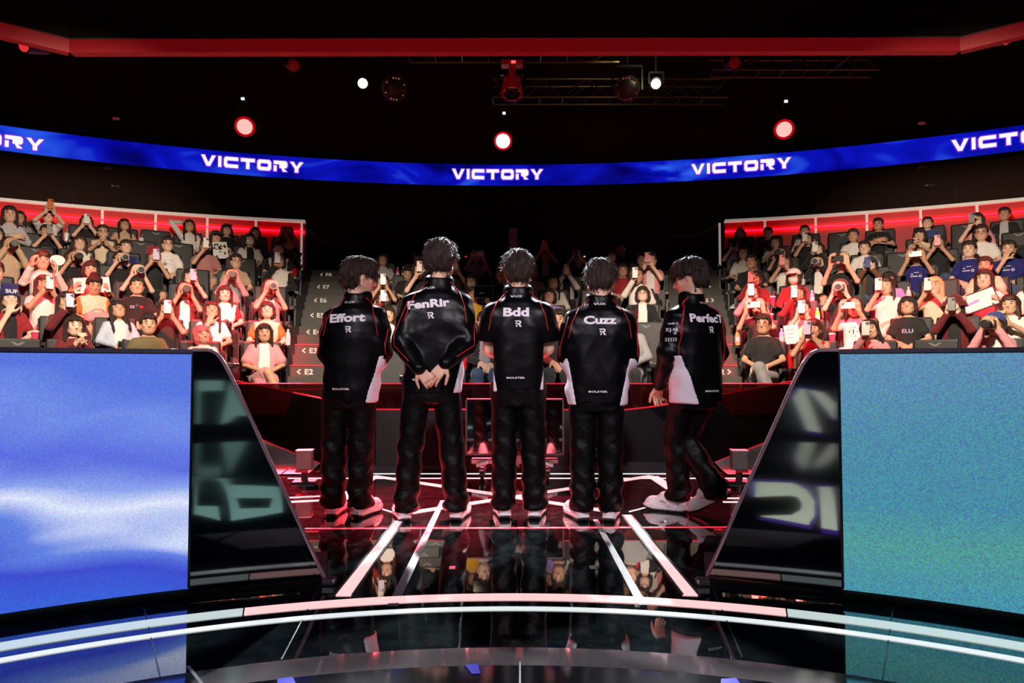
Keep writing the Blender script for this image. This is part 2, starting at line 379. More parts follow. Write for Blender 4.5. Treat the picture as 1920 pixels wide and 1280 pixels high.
# --- stands: curved tiers about (0, -4.5)
TC = -4.5; TR0, TD, TZ0, TH = 12.9, .62, .42, .305
AIS0, AIS1 = R(8.3), R(12.5)
NT = 9
TIERM = mat('dark carpet tiers', (22, 19, 19), .75, bump=.3, bscale=200)
RISERM = TIERM
fa = arc_slab(12.65, TR0+.02, -.1, TZ0, R(-42), R(42), 48, TC).build('floor_stands', mat('dark red stand floor', (34, 9, 11), .5)); tag(fa, 'dark walkway in front of the first row', kind='structure')
for k in range(NT):
    z = TZ0+TH*k
    o = arc_slab(TR0+TD*k, TR0+TD*(k+1)+.02 if k < NT-1 else TR0+TD*k+1.4, -.1 if k == 0 else z-.5, z, R(-42), R(42), 48, TC).build('floor_tier', TIERM)
    tag(o, 'dark stepped tier of the stands', kind='structure')
# aisle steps and their row signs
STEPM = mat('step grey', (74, 72, 68), .6, bump=.2)
SIGNW = mat('sign white', (225, 220, 210), .5, emit=(225, 215, 205), es=.25)
NOSE = mat('step nosing light', (160, 40, 45), .4, emit=(255, 50, 60), es=.5)
def bars2(s):                          # arrow head beside a row number
    k = -s; return [(k*-.022, 0), (k*.022, .038), (k*.034, .026), (k*.002, 0), (k*.034, -.026), (k*.022, -.038)], [(0, 1, 2, 3), (0, 3, 4, 5)]
def sign(txt, p, nrm_a, h, parent, mt=SIGNW):
    v, f = text_mesh(txt, h, .02, 1.15)
    rot = Matrix.Rotation(-nrm_a, 3, 'Z')
    vs = [p+rot @ Vector((a, 0, b)) for a, b in v]
    o = MB().add(vs, f).build('row_sign', mt, parent); return o
rows_l = ['E1', 'E2', 'E3', 'E4', 'E5', 'E6', 'E7', 'E8']
rows_r = ['C1', 'C2', 'C3', 'C4', 'C5', 'C6', 'C7', 'C8']
for s, names in ((-1, rows_l), (1, rows_r)):
    st = empty('aisle_stairs', pol(TR0, s*(AIS0+AIS1)/2, TZ0, TC)); tag(st, 'dark stepped aisle between the %s and the middle stand' % ('left stand' if s < 0 else 'right stand'), 'stairs')
    a0, a1 = (s*AIS1, s*AIS0) if s < 0 else (AIS0, AIS1)
    for k in range(NT):
        zt = TZ0+TH*k
        full = arc_slab(TR0+TD*k-.012, TR0+TD*k+.30, zt-TH/2+.001, zt+.012, a0, a1, 8, TC)
        full.v = [tuple(Vector(v)-st.location) for v in full.v]
        full.build('step', STEPM, st)
        half = arc_slab(TR0+TD*k-.31, TR0+TD*k-.01, zt-TH, zt-TH/2+.012, a0, a1, 8, TC)
        half.v = [tuple(Vector(v)-st.location) for v in half.v]
        half.build('step', STEPM, st)
        if k < 4:
            nz_ = arc_slab(TR0+TD*k-.018, TR0+TD*k-.004, zt-.002, zt+.016, a0, a1, 8, TC); nz_.v = [tuple(Vector(v)-st.location) for v in nz_.v]; nz_.build('nosing_light', NOSE, st)
        if 1 <= k:
            aa = (a0+a1)/2+(R(-1.1) if s < 0 else R(1.0)); p = pol(TR0+TD*k-.016, aa, zt-TH*.26, TC)-st.location
            sign(names[k-1], p, aa, .075, st); ch = bars2(s); MB().add([p+Matrix.Rotation(-aa, 3, 'Z') @ Vector((s*.14+a_, 0, b_2)) for a_, b_2 in ch[0]], ch[1]).build('row_arrow', SIGNW, st)
# row sign D1 on the front of the walkway
sgn = MB().box((0, 0, 0), (.26, .02, .17)).build('row_plate', mat('plate dark red', (70, 14, 18), .4)); p = at(1243, 752, 8.05); sgn.location = p; tag(sgn, 'dark plate reading D1 behind the glass parapet', 'sign')
v, f = text_mesh('D1', .07, .02, 1.15); MB().add([Vector((a+.03, -.012, b)) for a, b in v], f).build('row_sign', SIGNW, sgn); ch = bars2(-1); MB().add([Vector((a-.075, -.012, b)) for a, b in ch[0]], ch[1]).build('row_arrow', SIGNW, sgn)
# --- back walls of the stands (red lit) with posts and white cap
REDW = mat('red wall panel', (176, 12, 26), .5, var=.06, scale=2)
REDSTRIP = mat('red wall lamp strip', (255, 30, 50), .4, emit=(255, 6, 30), es=10.0)
CAP = mat('white wall cap', (225, 215, 205), .5, emit=(225, 205, 190), es=.35)
WR, WZ0, WZ1 = 18.15, TZ0+TH*7-.1, 3.82
for s in (-1, 1):
    a_in = s*R(13.0); a_out = s*R(40)
    a0, a1 = min(a_in, a_out), max(a_in, a_out)
    o = arc_slab(WR, WR+.12, WZ0, WZ1, a0, a1, 40, TC).build('wall_stand_left' if s < 0 else 'wall_stand_right', REDW); tag(o, 'red back wall of the %s stand' % ('left' if s < 0 else 'right'), kind='structure')
    arc_slab(WR-.06, WR+.16, WZ1, WZ1+.055, a0, a1, 40, TC).build('wall_cap', CAP, o)
    arc_slab(WR-.045, WR-.02, WZ1-.19, WZ1-.165, a0, a1, 40, TC).build('lamp_strip', REDSTRIP, o)
    pxs = (192, 292, 389, 480, 566) if s < 0 else (1349, 1434, 1529, 1625, 1726, 1832)
    for px in pxs:
        q = oncyl(px, 410, WR, TC); a = math.atan2(q.x, q.y-TC)
        arc_slab(WR-.03, WR+.01, WZ0, WZ1, a-.0011, a+.0011, 1, TC).build('wall_post', CAP, o)
# --- outer wall, ceiling
OUT = mat('dark brown acoustic wall', (58, 34, 28), .85, var=.3, scale=60, bump=.2, bscale=80)
ow = arc_slab(19.9, 20.1, -.1, 8.2, R(-62), R(62), 64, TC).build('wall_back', OUT); tag(ow, 'dark curved back wall of the hall', kind='structure')
ce = MB().box((0, 5, 8.25), (44, 34, .1)).build('ceiling', mat('black ceiling', (5, 5, 6), .9)); tag(ce, kind='structure')
for i in range(-6, 7):                # panel joints of the back wall
    MB().box(pol(19.89, i*R(5.2), 3.2, TC), (.012, .012, 4.2), Matrix.Rotation(-i*R(5.2), 3, 'Z')).build('wall_joint', BLACK, ow)
# --- the long LED ribbon
RB = led('ribbon picture', ((.30, (0, 0, 60)), (.44, (4, 6, 140)), (.56, (10, 20, 190)), (.68, (40, 90, 235)), (.85, (60, 120, 245))), .42, 1.1, 1.2, .18, 1.0, gs=60, rot=.5, detail=2)
RR, RZ0, RZ1 = 19.45, 5.03, 5.50
vs = []; fs = []; uvs = []; n = 120
for i in range(n+1):
    a = R(-40)+R(80)*i/n
    for r_, z in ((RR, RZ0), (RR, RZ1)): vs.append(pol(r_, a, z, TC)); uvs.append((a*RR, z))
for i in range(n): fs.append((2*i, 2*i+2, 2*i+3, 2*i+1))
me = mesh('ribbon_screen', vs, fs, RB); ul = me.uv_layers.new(name='UVMap')
for l in me.loops: ul.data[l.index].uv = uvs[l.vertex_index]
rib = empty('led_ribbon', pol(RR, 0, RZ0, TC)); tag(rib, 'long curved blue LED ribbon with the word VICTORY repeated above the stands', 'LED screen')
o = put('ribbon_screen', me, rib); o.location = -rib.location
h = arc_slab(RR+.004, RR+.12, RZ0-.012, RZ1+.012, R(-40), R(40), 80, TC); h.v = [tuple(Vector(v)-rib.location) for v in h.v]; h.build('ribbon_housing', BLACK, rib)
LET = mat('victory letters', (240, 235, 250), .4, emit=(246, 238, 255), es=1.15, var=0)
HALO = mat('victory letter edge', (150, 60, 220), .4, emit=(120, 50, 235), es=.8, var=0)
pl, wd = strokes('VICTORY', .225, .275, .215, .05)
def bend(poly, a0, r_, z0, dz=0):
    return [pol(r_, a0+x/r_, z0+z+dz, TC)-rib.location for x, z in poly]
def thick(poly, e):                     # outline pushed outward by e
    n = len(poly); P = [Vector((x, y, 0)) for x, y in poly]; ar = sum(P[i].x*P[(i+1) % n].y-P[(i+1) % n].x*P[i].y for i in range(n)); sg = 1 if ar > 0 else -1; out = []
    for i in range(n):
        d1 = (P[i]-P[i-1]).normalized(); d2 = (P[(i+1) % n]-P[i]).normalized()
        nn = (Vector((d1.y, -d1.x, 0))+Vector((d2.y, -d2.x, 0)))*sg
        if nn.length < .3: nn = Vector((d1.y, -d1.x, 0))*sg*2
        nn = nn.normalized()*e*1.2; out.append((P[i].x+nn.x, P[i].y+nn.y))
    return out
for cx, cy in ((-42, 257), (475, 308), (933, 327), (1388, 312), (1904, 259)):
    q = oncyl(cx, cy, RR, TC); a = math.atan2(q.x, q.y-TC); mb = MB(); hb = MB()
    for p in pl:
        x = poly_mb(bend(p, a, RR-.012, q.z)); mb.add(x.v, x.f)
        x = poly_mb(bend(thick(p, .022), a, RR-.006, q.z)); hb.add(x.v, x.f)
    w_ = mb.build('victory_word', LET, rib); hb.build('victory_word_glow', HALO, rib)
# small plates on the wall under the ribbon
for px, py in ((202, 312), (1728, 310)):
    q = oncyl(px, py, 19.88, TC); a = math.atan2(q.x, q.y-TC)
    o = MB().box((0, 0, 0), (.13, .02, .13)).build('wall_plate', mat('pinkish plate', (120, 72, 66), .5)); o.location = q; o.rotation_euler.z = -a
    tag(o, 'small pinkish square plate on the %s part of the back wall' % ('left' if px < 900 else 'right'), 'wall plate')
    MB().box((0, -.012, .01), (.07, .006, .06)).build('plate_face', mat('plate face', (150, 100, 92), .5), o)
    o2 = MB().box((0, 0, 0), (.18, .02, .045)).build('wall_sign', mat('tiny dark sign', (66, 60, 58), .5)); o2.location = oncyl(px+15, py+37, 19.88, TC); o2.rotation_euler.z = -a
    tag(o2, 'tiny dark sign low on the %s part of the back wall' % ('left' if px < 900 else 'right'), 'sign')
    MB().box((-.055, -.012, 0), (.03, .006, .02)).build('sign_arrow', WHITEP, o2)
# --- overhead frame: black box with the dull red band
FASC = mat('dull red band', (112, 12, 18), .6, emit=(118, 8, 16), es=.55, var=.1, scale=6)
FY = 7.0
c0, c1 = at(130, 84, FY), at(1800, 84, FY)
e0, e1 = at(-260, 3, 6.0), at(2190, 3, 6.0)
zb, zt = at(960, 97, FY).z, at(960, 72, FY).z
path = [Vector((e0.x-.6, e0.y-.45, 0)), Vector((c0.x, FY, 0)), Vector((c1.x, FY, 0)), Vector((e1.x+.6, e1.y-.45, 0))]
of = empty('overhead_frame', (0, FY, zb)); tag(of, 'black overhead frame with a dull red band along its lower edge', 'overhead frame')
for i in range(3):
    a, b_ = path[i], path[i+1]; t_ = (b_-a).normalized(); nn = Vector((t_.y, -t_.x, 0))*-1
    for (z0, z1, th, nm, mt_) in ((zb, zt, .10, 'red_band', FASC), (zt, zt+2.3, .06, 'black_panel', mat('void black', (4, 3, 3), .9, var=0))):
        q = [Vector((a.x, a.y, z0)), Vector((b_.x, b_.y, z0)), Vector((b_.x, b_.y, z1)), Vector((a.x, a.y, z1))]
        MB().prism([v-of.location for v in q], nn*th).build(nm, mt_, of)
    MB().tube([Vector((a.x, a.y-.012, zt))-of.location, Vector((b_.x, b_.y-.012, zt))-of.location], .006, 6).build('edge_bead', mat('bead grey', (96, 84, 84), .4), of)
# --- LED wall behind the camera and LED floor under it (seen mirrored in the desk ends)
BACKM = mat('back screen dark', (4, 6, 22), .4, emit=(4, 6, 40), es=.5)
bw = MB().box((0, -5.1, 1.9), (12, .1, 4.2)).build('wall_screen', BACKM); tag(bw, 'large stage screen behind the photographer', kind='structure')
def mirror_hit(px, py, wall):
    RD = 3.68
    h = oncyl(px, py, RD, SCEN); d = (h-EYE).normalized(); nn = Vector((-h.x, SCEN-h.y, 0)).normalized(); r_ = d-2*d.dot(nn)*nn
    t = ((-5.03-h.y)/r_.y) if wall else ((.0475-h.z)/r_.z)
    return h+r_*t
TEAL = mat('screen letters teal', (120, 170, 165), .4, emit=(170, 225, 215), es=2.3, var=0)
PALE = mat('screen letters pale', (200, 215, 190), .4, emit=(226, 238, 214), es=3.4, var=0)
PURP = mat('screen letter glow', (70, 20, 160), .4, emit=(96, 22, 190), es=1.5, var=0)
def zm(l, ox): return [(ox+x*.375, 640+y*.375) for x, y in l]
SHP = [(1, TEAL, zm([(80, 195), (203, 195), (203, 245), (95, 248), (93, 410), (75, 412)], 340), None),
       (1, TEAL, zm([(238, 198), (300, 315), (328, 372), (270, 370), (235, 403), (190, 415)], 340), None),
       (0, TEAL, zm([(68, 675), (85, 675), (78, 820), (185, 822), (195, 892), (65, 860)], 340), None),
       (0, TEAL, zm([(178, 680), (240, 685), (250, 715), (495, 725), (510, 850), (400, 870), (250, 893)], 340), zm([(275, 780), (460, 780), (445, 830), (295, 833)], 340)),
       (1, PALE, zm([(508, 285), (535, 235), (565, 238), (638, 455), (575, 445)], 1300), None),
       (1, PALE, zm([(580, 240), (650, 255), (708, 310), (708, 395)], 1300), None),
       (0, PALE, zm([(305, 700), (490, 705), (560, 740), (605, 800), (605, 870), (575, 915), (330, 870), (370, 868), (490, 865), (535, 840), (540, 810), (520, 775), (480, 768), (305, 775)], 1300), None),
       (0, PALE, zm([(625, 725), (690, 725), (720, 943), (640, 930)], 1300), None)]
for wall, mt_, pts, hole in SHP:
    pts3 = [mirror_hit(x, y, wall) for x, y in pts]; h3 = [[mirror_hit(x, y, wall) for x, y in hole]] if hole else []
    x = poly_mb(pts3, h3); x.build('screen_letter', mt_, bw if wall else plat)
    if mt_ is PALE:
        cc = sum(pts3, Vector())/len(pts3); g = [cc+(p-cc)*1.16 for p in pts3]
        g = [Vector((p.x, p.y-.01, p.z)) if wall else Vector((p.x, p.y, .0465)) for p in g]
        poly_mb(g).build('screen_letter_glow', PURP, bw if wall else plat)
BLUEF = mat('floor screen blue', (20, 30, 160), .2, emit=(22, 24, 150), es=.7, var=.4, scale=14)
for pts in (((872, 1246), (895, 1243), (901, 1262), (885, 1263)), ((1352, 1272), (1380, 1270), (1395, 1290), (1350, 1292)), ((520, 1272), (548, 1268), (560, 1290), (520, 1292))):
    poly_mb([onz(x, y, .0475) for x, y in pts]).build('screen_patch', BLUEF, plat)
# ================================================================== PLAYER DESKS
LEDL = led('left desk picture', ((0, (56, 96, 218)), (.17, (60, 74, 206)), (.30, (98, 130, 226)), (.42, (220, 228, 252)), (.54, (140, 164, 236)), (.72, (92, 110, 224)), (.88, (112, 140, 230)), (1, (86, 116, 222))), .9, 1.6, 1.2, .28, 1.0, gs=150, detail=2, rot=.25, vert=(.16, .62, .02))
LEDR = led('right desk picture', ((0, (70, 150, 178)), (.25, (84, 160, 160)), (.45, (74, 146, 172)), (.7, (80, 146, 176)), (1, (96, 148, 186))), .6, 1.6, .7, .52, .9, gs=150, detail=2, vert=(-.12, .35, .05))
BEZ = mat('desk rim grey', (92, 88, 104), .3, metal=.5)
PLINTH = mat('desk plinth black', (5, 5, 6), .35)
RD = 3.68
def desk(s):
    root = empty('player_desk', pol(RD, s*.55, 0)); o0 = root.location.copy()
    tag(root, ('curved player desk with a blue and white LED front' if s < 0 else 'curved player desk with a grainy teal LED front'), 'desk')
    px_led = 361 if s < 0 else 1573
    aL = math.atan2(oncyl(px_led, 700, RD, SCEN).x, oncyl(px_led, 700, RD, SCEN).y-SCEN)
    aOut = s*1.05; ztop = 1.083; zb = .046
    n = 40; vs = []; fs = []; uv = []
    for i in range(n+1):
        a = aL+(aOut-aL)*i/n
        for z in (zb, ztop-.022): vs.append(pol(RD-.006, a, z)-o0); uv.append((a*RD, z))
    for i in range(n): fs.append((2*i, 2*i+2, 2*i+3, 2*i+1))
    me = mesh('led_front', vs, fs, LEDL if s < 0 else LEDR); ul = me.uv_layers.new(name='UVMap')
    for l in me.loops: ul.data[l.index].uv = uv[l.vertex_index]
    put('led_front', me, root)
    def rel(mb): mb.v = [tuple(Vector(v)-o0) for v in mb.v]; return mb
    a0, a1 = min(aL, aOut), max(aL, aOut)
    rel(arc_slab(RD, RD+.05, .03, ztop, a0, a1, 30)).build('front_body', PLINTH, root)
    rel(arc_slab(RD-.012, RD+.06, ztop-.018, ztop, a0, a1, 30)).build('top_rim', BEZ, root)
    rel(arc_slab(RD+.01, RD+.7, ztop-.05, ztop-.02, a0, a1, 30)).build('desk_top', PLINTH, root)
    rel(arc_slab(RD+.02, RD+.66, 0, .04, a0, a1, 30)).build('plinth', PLINTH, root)
    # glossy end panel: outline in pixels, on the same cylinder
    if s < 0:
        out = [(361, 656), (388, 656), (398, 658), (407, 663), (414, 671), (421, 682), (445, 728), (500, 850), (560, 978), (608, 1082), (361, 1096)]
    else:
        out = [(1573, 656), (1543, 656), (1532, 657), (1522, 662), (1514, 670), (1505, 683), (1485, 722), (1433, 838), (1385, 945), (1326, 1078), (1573, 1096)]
    pts = [oncyl(x, y, RD, SCEN) for x, y in out]
    # columns across the panel so that it follows the curve
    def zlim(a):
        ztop_ = None
        for i in range(len(pts)-2):
            p, q = pts[i], pts[i+1]; ap, aq = math.atan2(p.x, p.y-SCEN), math.atan2(q.x, q.y-SCEN)
            if min(ap, aq)-1e-9 <= a <= max(ap, aq)+1e-9 and abs(aq-ap) > 1e-9:
                ztop_ = p.z+(q.z-p.z)*(a-ap)/(aq-ap)
        return ztop_
    aT = math.atan2(pts[-2].x, pts[-2].y-SCEN); vs = []; fs = []; n = 60
    zend = pts[-2].z
    for i in range(n+1):
        a = aL+(aT-aL)*i/n; zt_ = zlim(a); zt_ = zend if zt_ is None else zt_; z0 = .03+(zend-.03)*i/n
        zt_ = max(zt_, z0+.002)
        for r_ in (RD-.004, RD+.03): vs += [pol(r_, a, z0)-o0, pol(r_, a, zt_)-o0]
    for i in range(n):
        k = 4*i; fs += [(k, k+4, k+5, k+1), (k+2, k+3, k+7, k+6), (k+1, k+5, k+7, k+3), (k, k+2, k+6, k+4)]
    fs += [(0, 1, 3, 2)]
    MB().add(vs, fs).build('panel_core', PLINTH, root)
    sv = []; sf = []; n = 120                     # the polished face: a smooth curved sheet on the core
    for i in range(n+1):
        a = aL+(aT-aL)*i/n; zt_ = zlim(a); zt_ = zend if zt_ is None else zt_; z0 = .03+(zend-.03)*i/n; zt_ = max(zt_, z0+.002)
        sv += [pol(RD-.0055, a, z0)-o0, pol(RD-.0055, a, zt_)-o0]
    for i in range(n): sf.append((2*i, 2*i+2, 2*i+3, 2*i+1))
    MB().add(sv, sf).build('gloss_end_panel', GLOSS, root, smooth=True)
    rim = [pol(RD-.006, math.atan2(p.x, p.y-SCEN), p.z)-o0 for p in pts[:-1]]
    MB().tube(rim, .0085, 8).build('panel_rim', mat('panel rim pink grey', (190, 150, 160), .25, metal=.6), root)
    MB().tube([pol(RD-.006, aL, .05)-o0, pol(RD-.006, aL, 1.06)-o0], .006, 6).build('joint_strip', PLINTH, root)
    rel(arc_slab(RD+.03, RD+.5, 0, .03, min(aL, aT), max(aL, aT), 20)).build('plinth', PLINTH, root)
    q = pol(RD+.02, aT, .0)-o0
    MB().box((q.x+s*-.02, q.y, .018), (.06, .05, .036)).build('foot_clamp', STEEL, root, bevel=.006)
desk(-1); desk(1)
# ================================================================== THINGS ON THE STAGE
# television on a wheeled stand
tv = empty('television', (at(965, 850, 6.25).x, 6.25, 0)); tag(tv, 'black flat television on a wheeled stand behind the centre player', 'television')
a, b_ = at(872, 747, 6.25), at(1056, 853, 6.25); w_, h_ = b_.x-a.x, a.z-b_.z; zc = (a.z+b_.z)/2
MB().box((0, .03, zc), (w_, .05, h_)).build('body', DARK, tv, bevel=.006)
MB().box((0, .002, zc), (w_-.03, .006, h_-.03)).build('screen', GLOSS, tv)
for q in ((0, zc+h_/2-.006, w_, .012), (0, zc-h_/2+.006, w_, .012)): MB().box((q[0], .0, q[1]), (q[2], .012, q[3])).build('bezel', mat('bezel grey', (110, 100, 104), .35), tv)
for s in (-1, 1): MB().box((s*(w_/2-.005), 0, zc), (.010, .012, h_)).build('bezel', MATS['bezel grey'], tv)
MB().box((0, .10, .45), (.10, .06, .6)).build('post', DARK, tv, bevel=.008)
MB().box((0, .06, .15), (.80, .08, .05)).build('base_bar', STEEL, tv, bevel=.01)
MB().box((0, .04, .17), (.20, .05, .07)).build('cable_box', WHITEP, tv, bevel=.006)
v, f = text_mesh('NN', .04, .03); MB().add([Vector((p[0], .013, .12+p[1])) for p in v], f).build('lettering', WHITEP, tv)
for s in (-1, 1):
    leg = MB().box((s*.29, .03, .09), (.05, .34, .035)).build('foot_bar', STEEL, tv, bevel=.008)
    MB().box((s*.29, -.11, .145), (.11, .03, .03), Matrix.Rotation(s*.3, 3, 'Y')).build('bracket', WHITEP, tv, bevel=.004)
    for y in (-.12, .18):
        mt = Matrix.Translation((s*.29, y, .045)) @ Matrix.Rotation(PI/2, 4, 'Y')
        c = MB().lathe([(.018, -.014), (.042, -.014), (.045, -.01), (.045, .01), (.042, .014), (.018, .014)], 16, mt).build('caster', DARK, tv)
        MB().lathe([(.012, -.017), (.022, -.017), (.022, .017), (.012, .017)], 12, mt).build('hub', STEEL, c)
        MB().tube([(s*.29-.022, y, .05), (s*.29-.022, y+.01, .10), (s*.29+.022, y+.01, .10), (s*.29+.022, y, .05)], .006, 6).build('fork', STEEL, c)
# small box speakers on short stands
SPK = mat('speaker grey', (98, 104, 98), .5, bump=.3, bscale=400)
for px, s in ((571, -1), (1386, 1)):
    p = onz(px, 905); root = empty('small_speaker', (p.x, p.y, 0), -s*.12)
    tag(root, 'small grey box speaker on a short black stand by the %s desk' % ('left' if s < 0 else 'right'), 'speaker')
    q = at(px, 862, p.y); hz = q.z
    MB().box((0, 0, hz), (.135, .10, .165)).build('cabinet', SPK, root, bevel=.006)
    MB().box((0, -.052, hz), (.115, .006, .145)).build('grille', mat('grille grey', (112, 120, 114), .6, bump=.6, bscale=600), root)
    MB().box((0, -.003, hz+.086), (.14, .11, .008)).build('top_edge', WHITEP, root)
    MB().tube([(0, 0, .02), (0, 0, hz-.08)], .03, 10).build('stand_post', DARK, root)
    MB().box((0, 0, .01), (.2, .16, .02)).build('stand_base', DARK, root, bevel=.004)
    MB().box((s*.02, -.03, hz-.092), (.10, .05, .02)).build('clamp', mat('red clamp', (170, 30, 36), .4), root)
    MB().tube([(s*.06, .02, hz-.03), (s*.11, .02, hz-.08), (s*.15, .04, .12), (s*.28, .10, .012)], .005, 6).build('cable', DARK, root)
# ================================================================== SMOOTH BODIES: distance field -> one closed skin
class SDF:
    """blends rounded shapes on a grid; mesh() skins the zero level as one continuous surface"""
    def __init__(s, lo, hi, h):
        s.lo = np.array(lo, np.float32); s.h = h; s.n = np.ceil((np.array(hi)-np.array(lo))/h).astype(int)+1
        s.d = np.full(s.n, .2, np.float32)
        s.ax = [s.lo[i]+h*np.arange(s.n[i], dtype=np.float32) for i in range(3)]
    def win(s, lo, hi, pad):
        a = np.clip(np.floor((np.array(lo)-pad-s.lo)/s.h).astype(int), 0, s.n); b = np.clip(np.ceil((np.array(hi)+pad-s.lo)/s.h).astype(int)+1, 0, s.n)
        if np.any(b <= a): return None
        sl = tuple(slice(a[i], b[i]) for i in range(3))
        X = s.ax[0][sl[0]][:, None, None]; Y = s.ax[1][sl[1]][None, :, None]; Z = s.ax[2][sl[2]][None, None, :]
        return sl, X, Y, Z
    def put(s, sl, f, k, op):
        d = s.d[sl]
        if op == 'u':
            if k > 0:
                hh = np.clip(.5+.5*(d-f)/k, 0, 1); r = d+(f-d)*hh-k*hh*(1-hh)
            else: r = np.minimum(d, f)
        elif op == 's':
            g = -f
            if k > 0:
                hh = np.clip(.5-.5*(d-g)/k, 0, 1); r = d+(g-d)*hh+k*hh*(1-hh)
            else: r = np.maximum(d, g)
        s.d[sl] = r
    def cap(s, a, b, ra, rb=None, k=.02, op='u', sq=None):
        rb = ra if rb is None else rb; a = np.array(a, np.float32); b = np.array(b, np.float32); rm = max(ra, rb)*(max(sq) if sq else 1)
        w = s.win(np.minimum(a, b)-rm, np.maximum(a, b)+rm, k+3*s.h)
        if w is None: return s
        sl, X, Y, Z = w; ab = b-a; L = float(ab@ab)+1e-9
        t = np.clip(((X-a[0])*ab[0]+(Y-a[1])*ab[1]+(Z-a[2])*ab[2])/L, 0, 1)
        q = sq or (1, 1, 1)
        f = np.sqrt(((X-a[0]-t*ab[0])/q[0])**2+((Y-a[1]-t*ab[1])/q[1])**2+((Z-a[2]-t*ab[2])/q[2])**2)-(ra+(rb-ra)*t)
        s.put(sl, f, k, op); return s
    def chain(s, pts, rs, k=.02, sq=None):
        for i in range(len(pts)-1): s.cap(pts[i], pts[i+1], rs[i], rs[i+1], k if i == 0 else min(k, .012), sq=sq)
        return s
    def ell(s, c, r_, rot=None, k=.02, op='u'):
        m = max(r_); w = s.win(np.array(c)-m, np.array(c)+m, k+3*s.h)
        if w is None: return s
        sl, X, Y, Z = w; x, y, z = X-c[0], Y-c[1], Z-c[2]
        if rot is not None:
            M = np.array(rot.transposed()) if hasattr(rot, 'transposed') else rot
            x, y, z = M[0][0]*x+M[0][1]*y+M[0][2]*z, M[1][0]*x+M[1][1]*y+M[1][2]*z, M[2][0]*x+M[2][1]*y+M[2][2]*z
        k0 = np.sqrt((x/r_[0])**2+(y/r_[1])**2+(z/r_[2])**2); k1 = np.sqrt((x/r_[0]**2)**2+(y/r_[1]**2)**2+(z/r_[2]**2)**2)+1e-6
        s.put(sl, k0*(k0-1)/k1, k, op); return s
    def box(s, c, hd, r_=.01, rot=None, k=.01, op='u'):
        m = float(np.linalg.norm(hd)); w = s.win(np.array(c)-m, np.array(c)+m, k+3*s.h)
        if w is None: return s
        sl, X, Y, Z = w; x, y, z = X-c[0], Y-c[1], Z-c[2]
        if rot is not None:
            M = np.array(rot.transposed())
            x, y, z = M[0][0]*x+M[0][1]*y+M[0][2]*z, M[1][0]*x+M[1][1]*y+M[1][2]*z, M[2][0]*x+M[2][1]*y+M[2][2]*z
        qx, qy, qz = np.abs(x)-hd[0]+r_, np.abs(y)-hd[1]+r_, np.abs(z)-hd[2]+r_
        f = np.sqrt(np.maximum(qx, 0)**2+np.maximum(qy, 0)**2+np.maximum(qz, 0)**2)+np.minimum(np.maximum(np.maximum(qx, qy), qz), 0)-r_
        s.put(sl, f, k, op); return s
    def loft(s, rows, k=.02, e=2.4, op='u', tilt=None):
        """rows: (z, cx, cy, a, b) sections stacked in z"""
        rw = np.array(rows, np.float32); z0, z1 = rw[0, 0], rw[-1, 0]
        lo = (np.min(rw[:, 1]-rw[:, 3]), np.min(rw[:, 2]-rw[:, 4]), z0); hi = (np.max(rw[:, 1]+rw[:, 3]), np.max(rw[:, 2]+rw[:, 4]), z1)
        w = s.win(lo, hi, k+3*s.h)
        sl, X, Y, Z = w; zz = np.clip(Z, z0, z1); cx, cy, a, b = [np.interp(zz.ravel(), rw[:, 0], rw[:, i]).astype(np.float32).reshape(zz.shape) for i in (1, 2, 3, 4)]
        q = (np.abs((X-cx)/a)**e+np.abs((Y-cy)/b)**e)**(1/e)
        f = (q-1)*np.minimum(a, b)
        dz = np.maximum(z0-Z, Z-z1); f = np.where(dz > 0, np.sqrt(np.maximum(f, 0)**2+dz**2), np.maximum(f, dz))
        s.put(sl, f.astype(np.float32), k, op); return s
    def full(s): return s.ax[0][:, None, None], s.ax[1][None, :, None], s.ax[2][None, None, :]
    def cut(s, fn, k=0):                       # keep where fn <= 0
        X, Y, Z = s.full(); f = fn(X, Y, Z)
        s.d = np.maximum(s.d, f) if k == 0 else s.d*0+np.where(True, np.maximum(s.d, f), 0)
        return s
    def wob(s, fn):
        X, Y, Z = s.full(); s.d = s.d+np.asarray(fn(X, Y, Z), np.float32); return s
    def mesh(s, name, m, smooth=True):
        d = s.d; sg = d < 0; nx, ny, nz = d.shape
        c = [sg[i:nx-1+i, j:ny-1+j, k:nz-1+k] for i in (0, 1) for j in (0, 1) for k in (0, 1)]
        cnt = sum(x.astype(np.int8) for x in c); mk_ = (cnt > 0) & (cnt < 8); ids = np.full(mk_.shape, -1, np.int64); I = np.argwhere(mk_); ids[mk_] = np.arange(len(I))
        corner = np.array([(i, j, k) for i in (0, 1) for j in (0, 1) for k in (0, 1)])
        val = np.stack([d[I[:, 0]+o[0], I[:, 1]+o[1], I[:, 2]+o[2]] for o in corner], 1)
        acc = np.zeros((len(I), 3)); num = np.zeros(len(I))
        for p in range(8):
            for q in range(p+1, 8):
                if np.abs(corner[p]-corner[q]).sum() != 1: continue
                cr = (val[:, p] < 0) != (val[:, q] < 0); t = val[cr, p]/(val[cr, p]-val[cr, q])
                acc[cr] += corner[p]+t[:, None]*(corner[q]-corner[p]); num[cr] += 1
        V = s.lo+(I+acc/num[:, None])*s.h; F = []
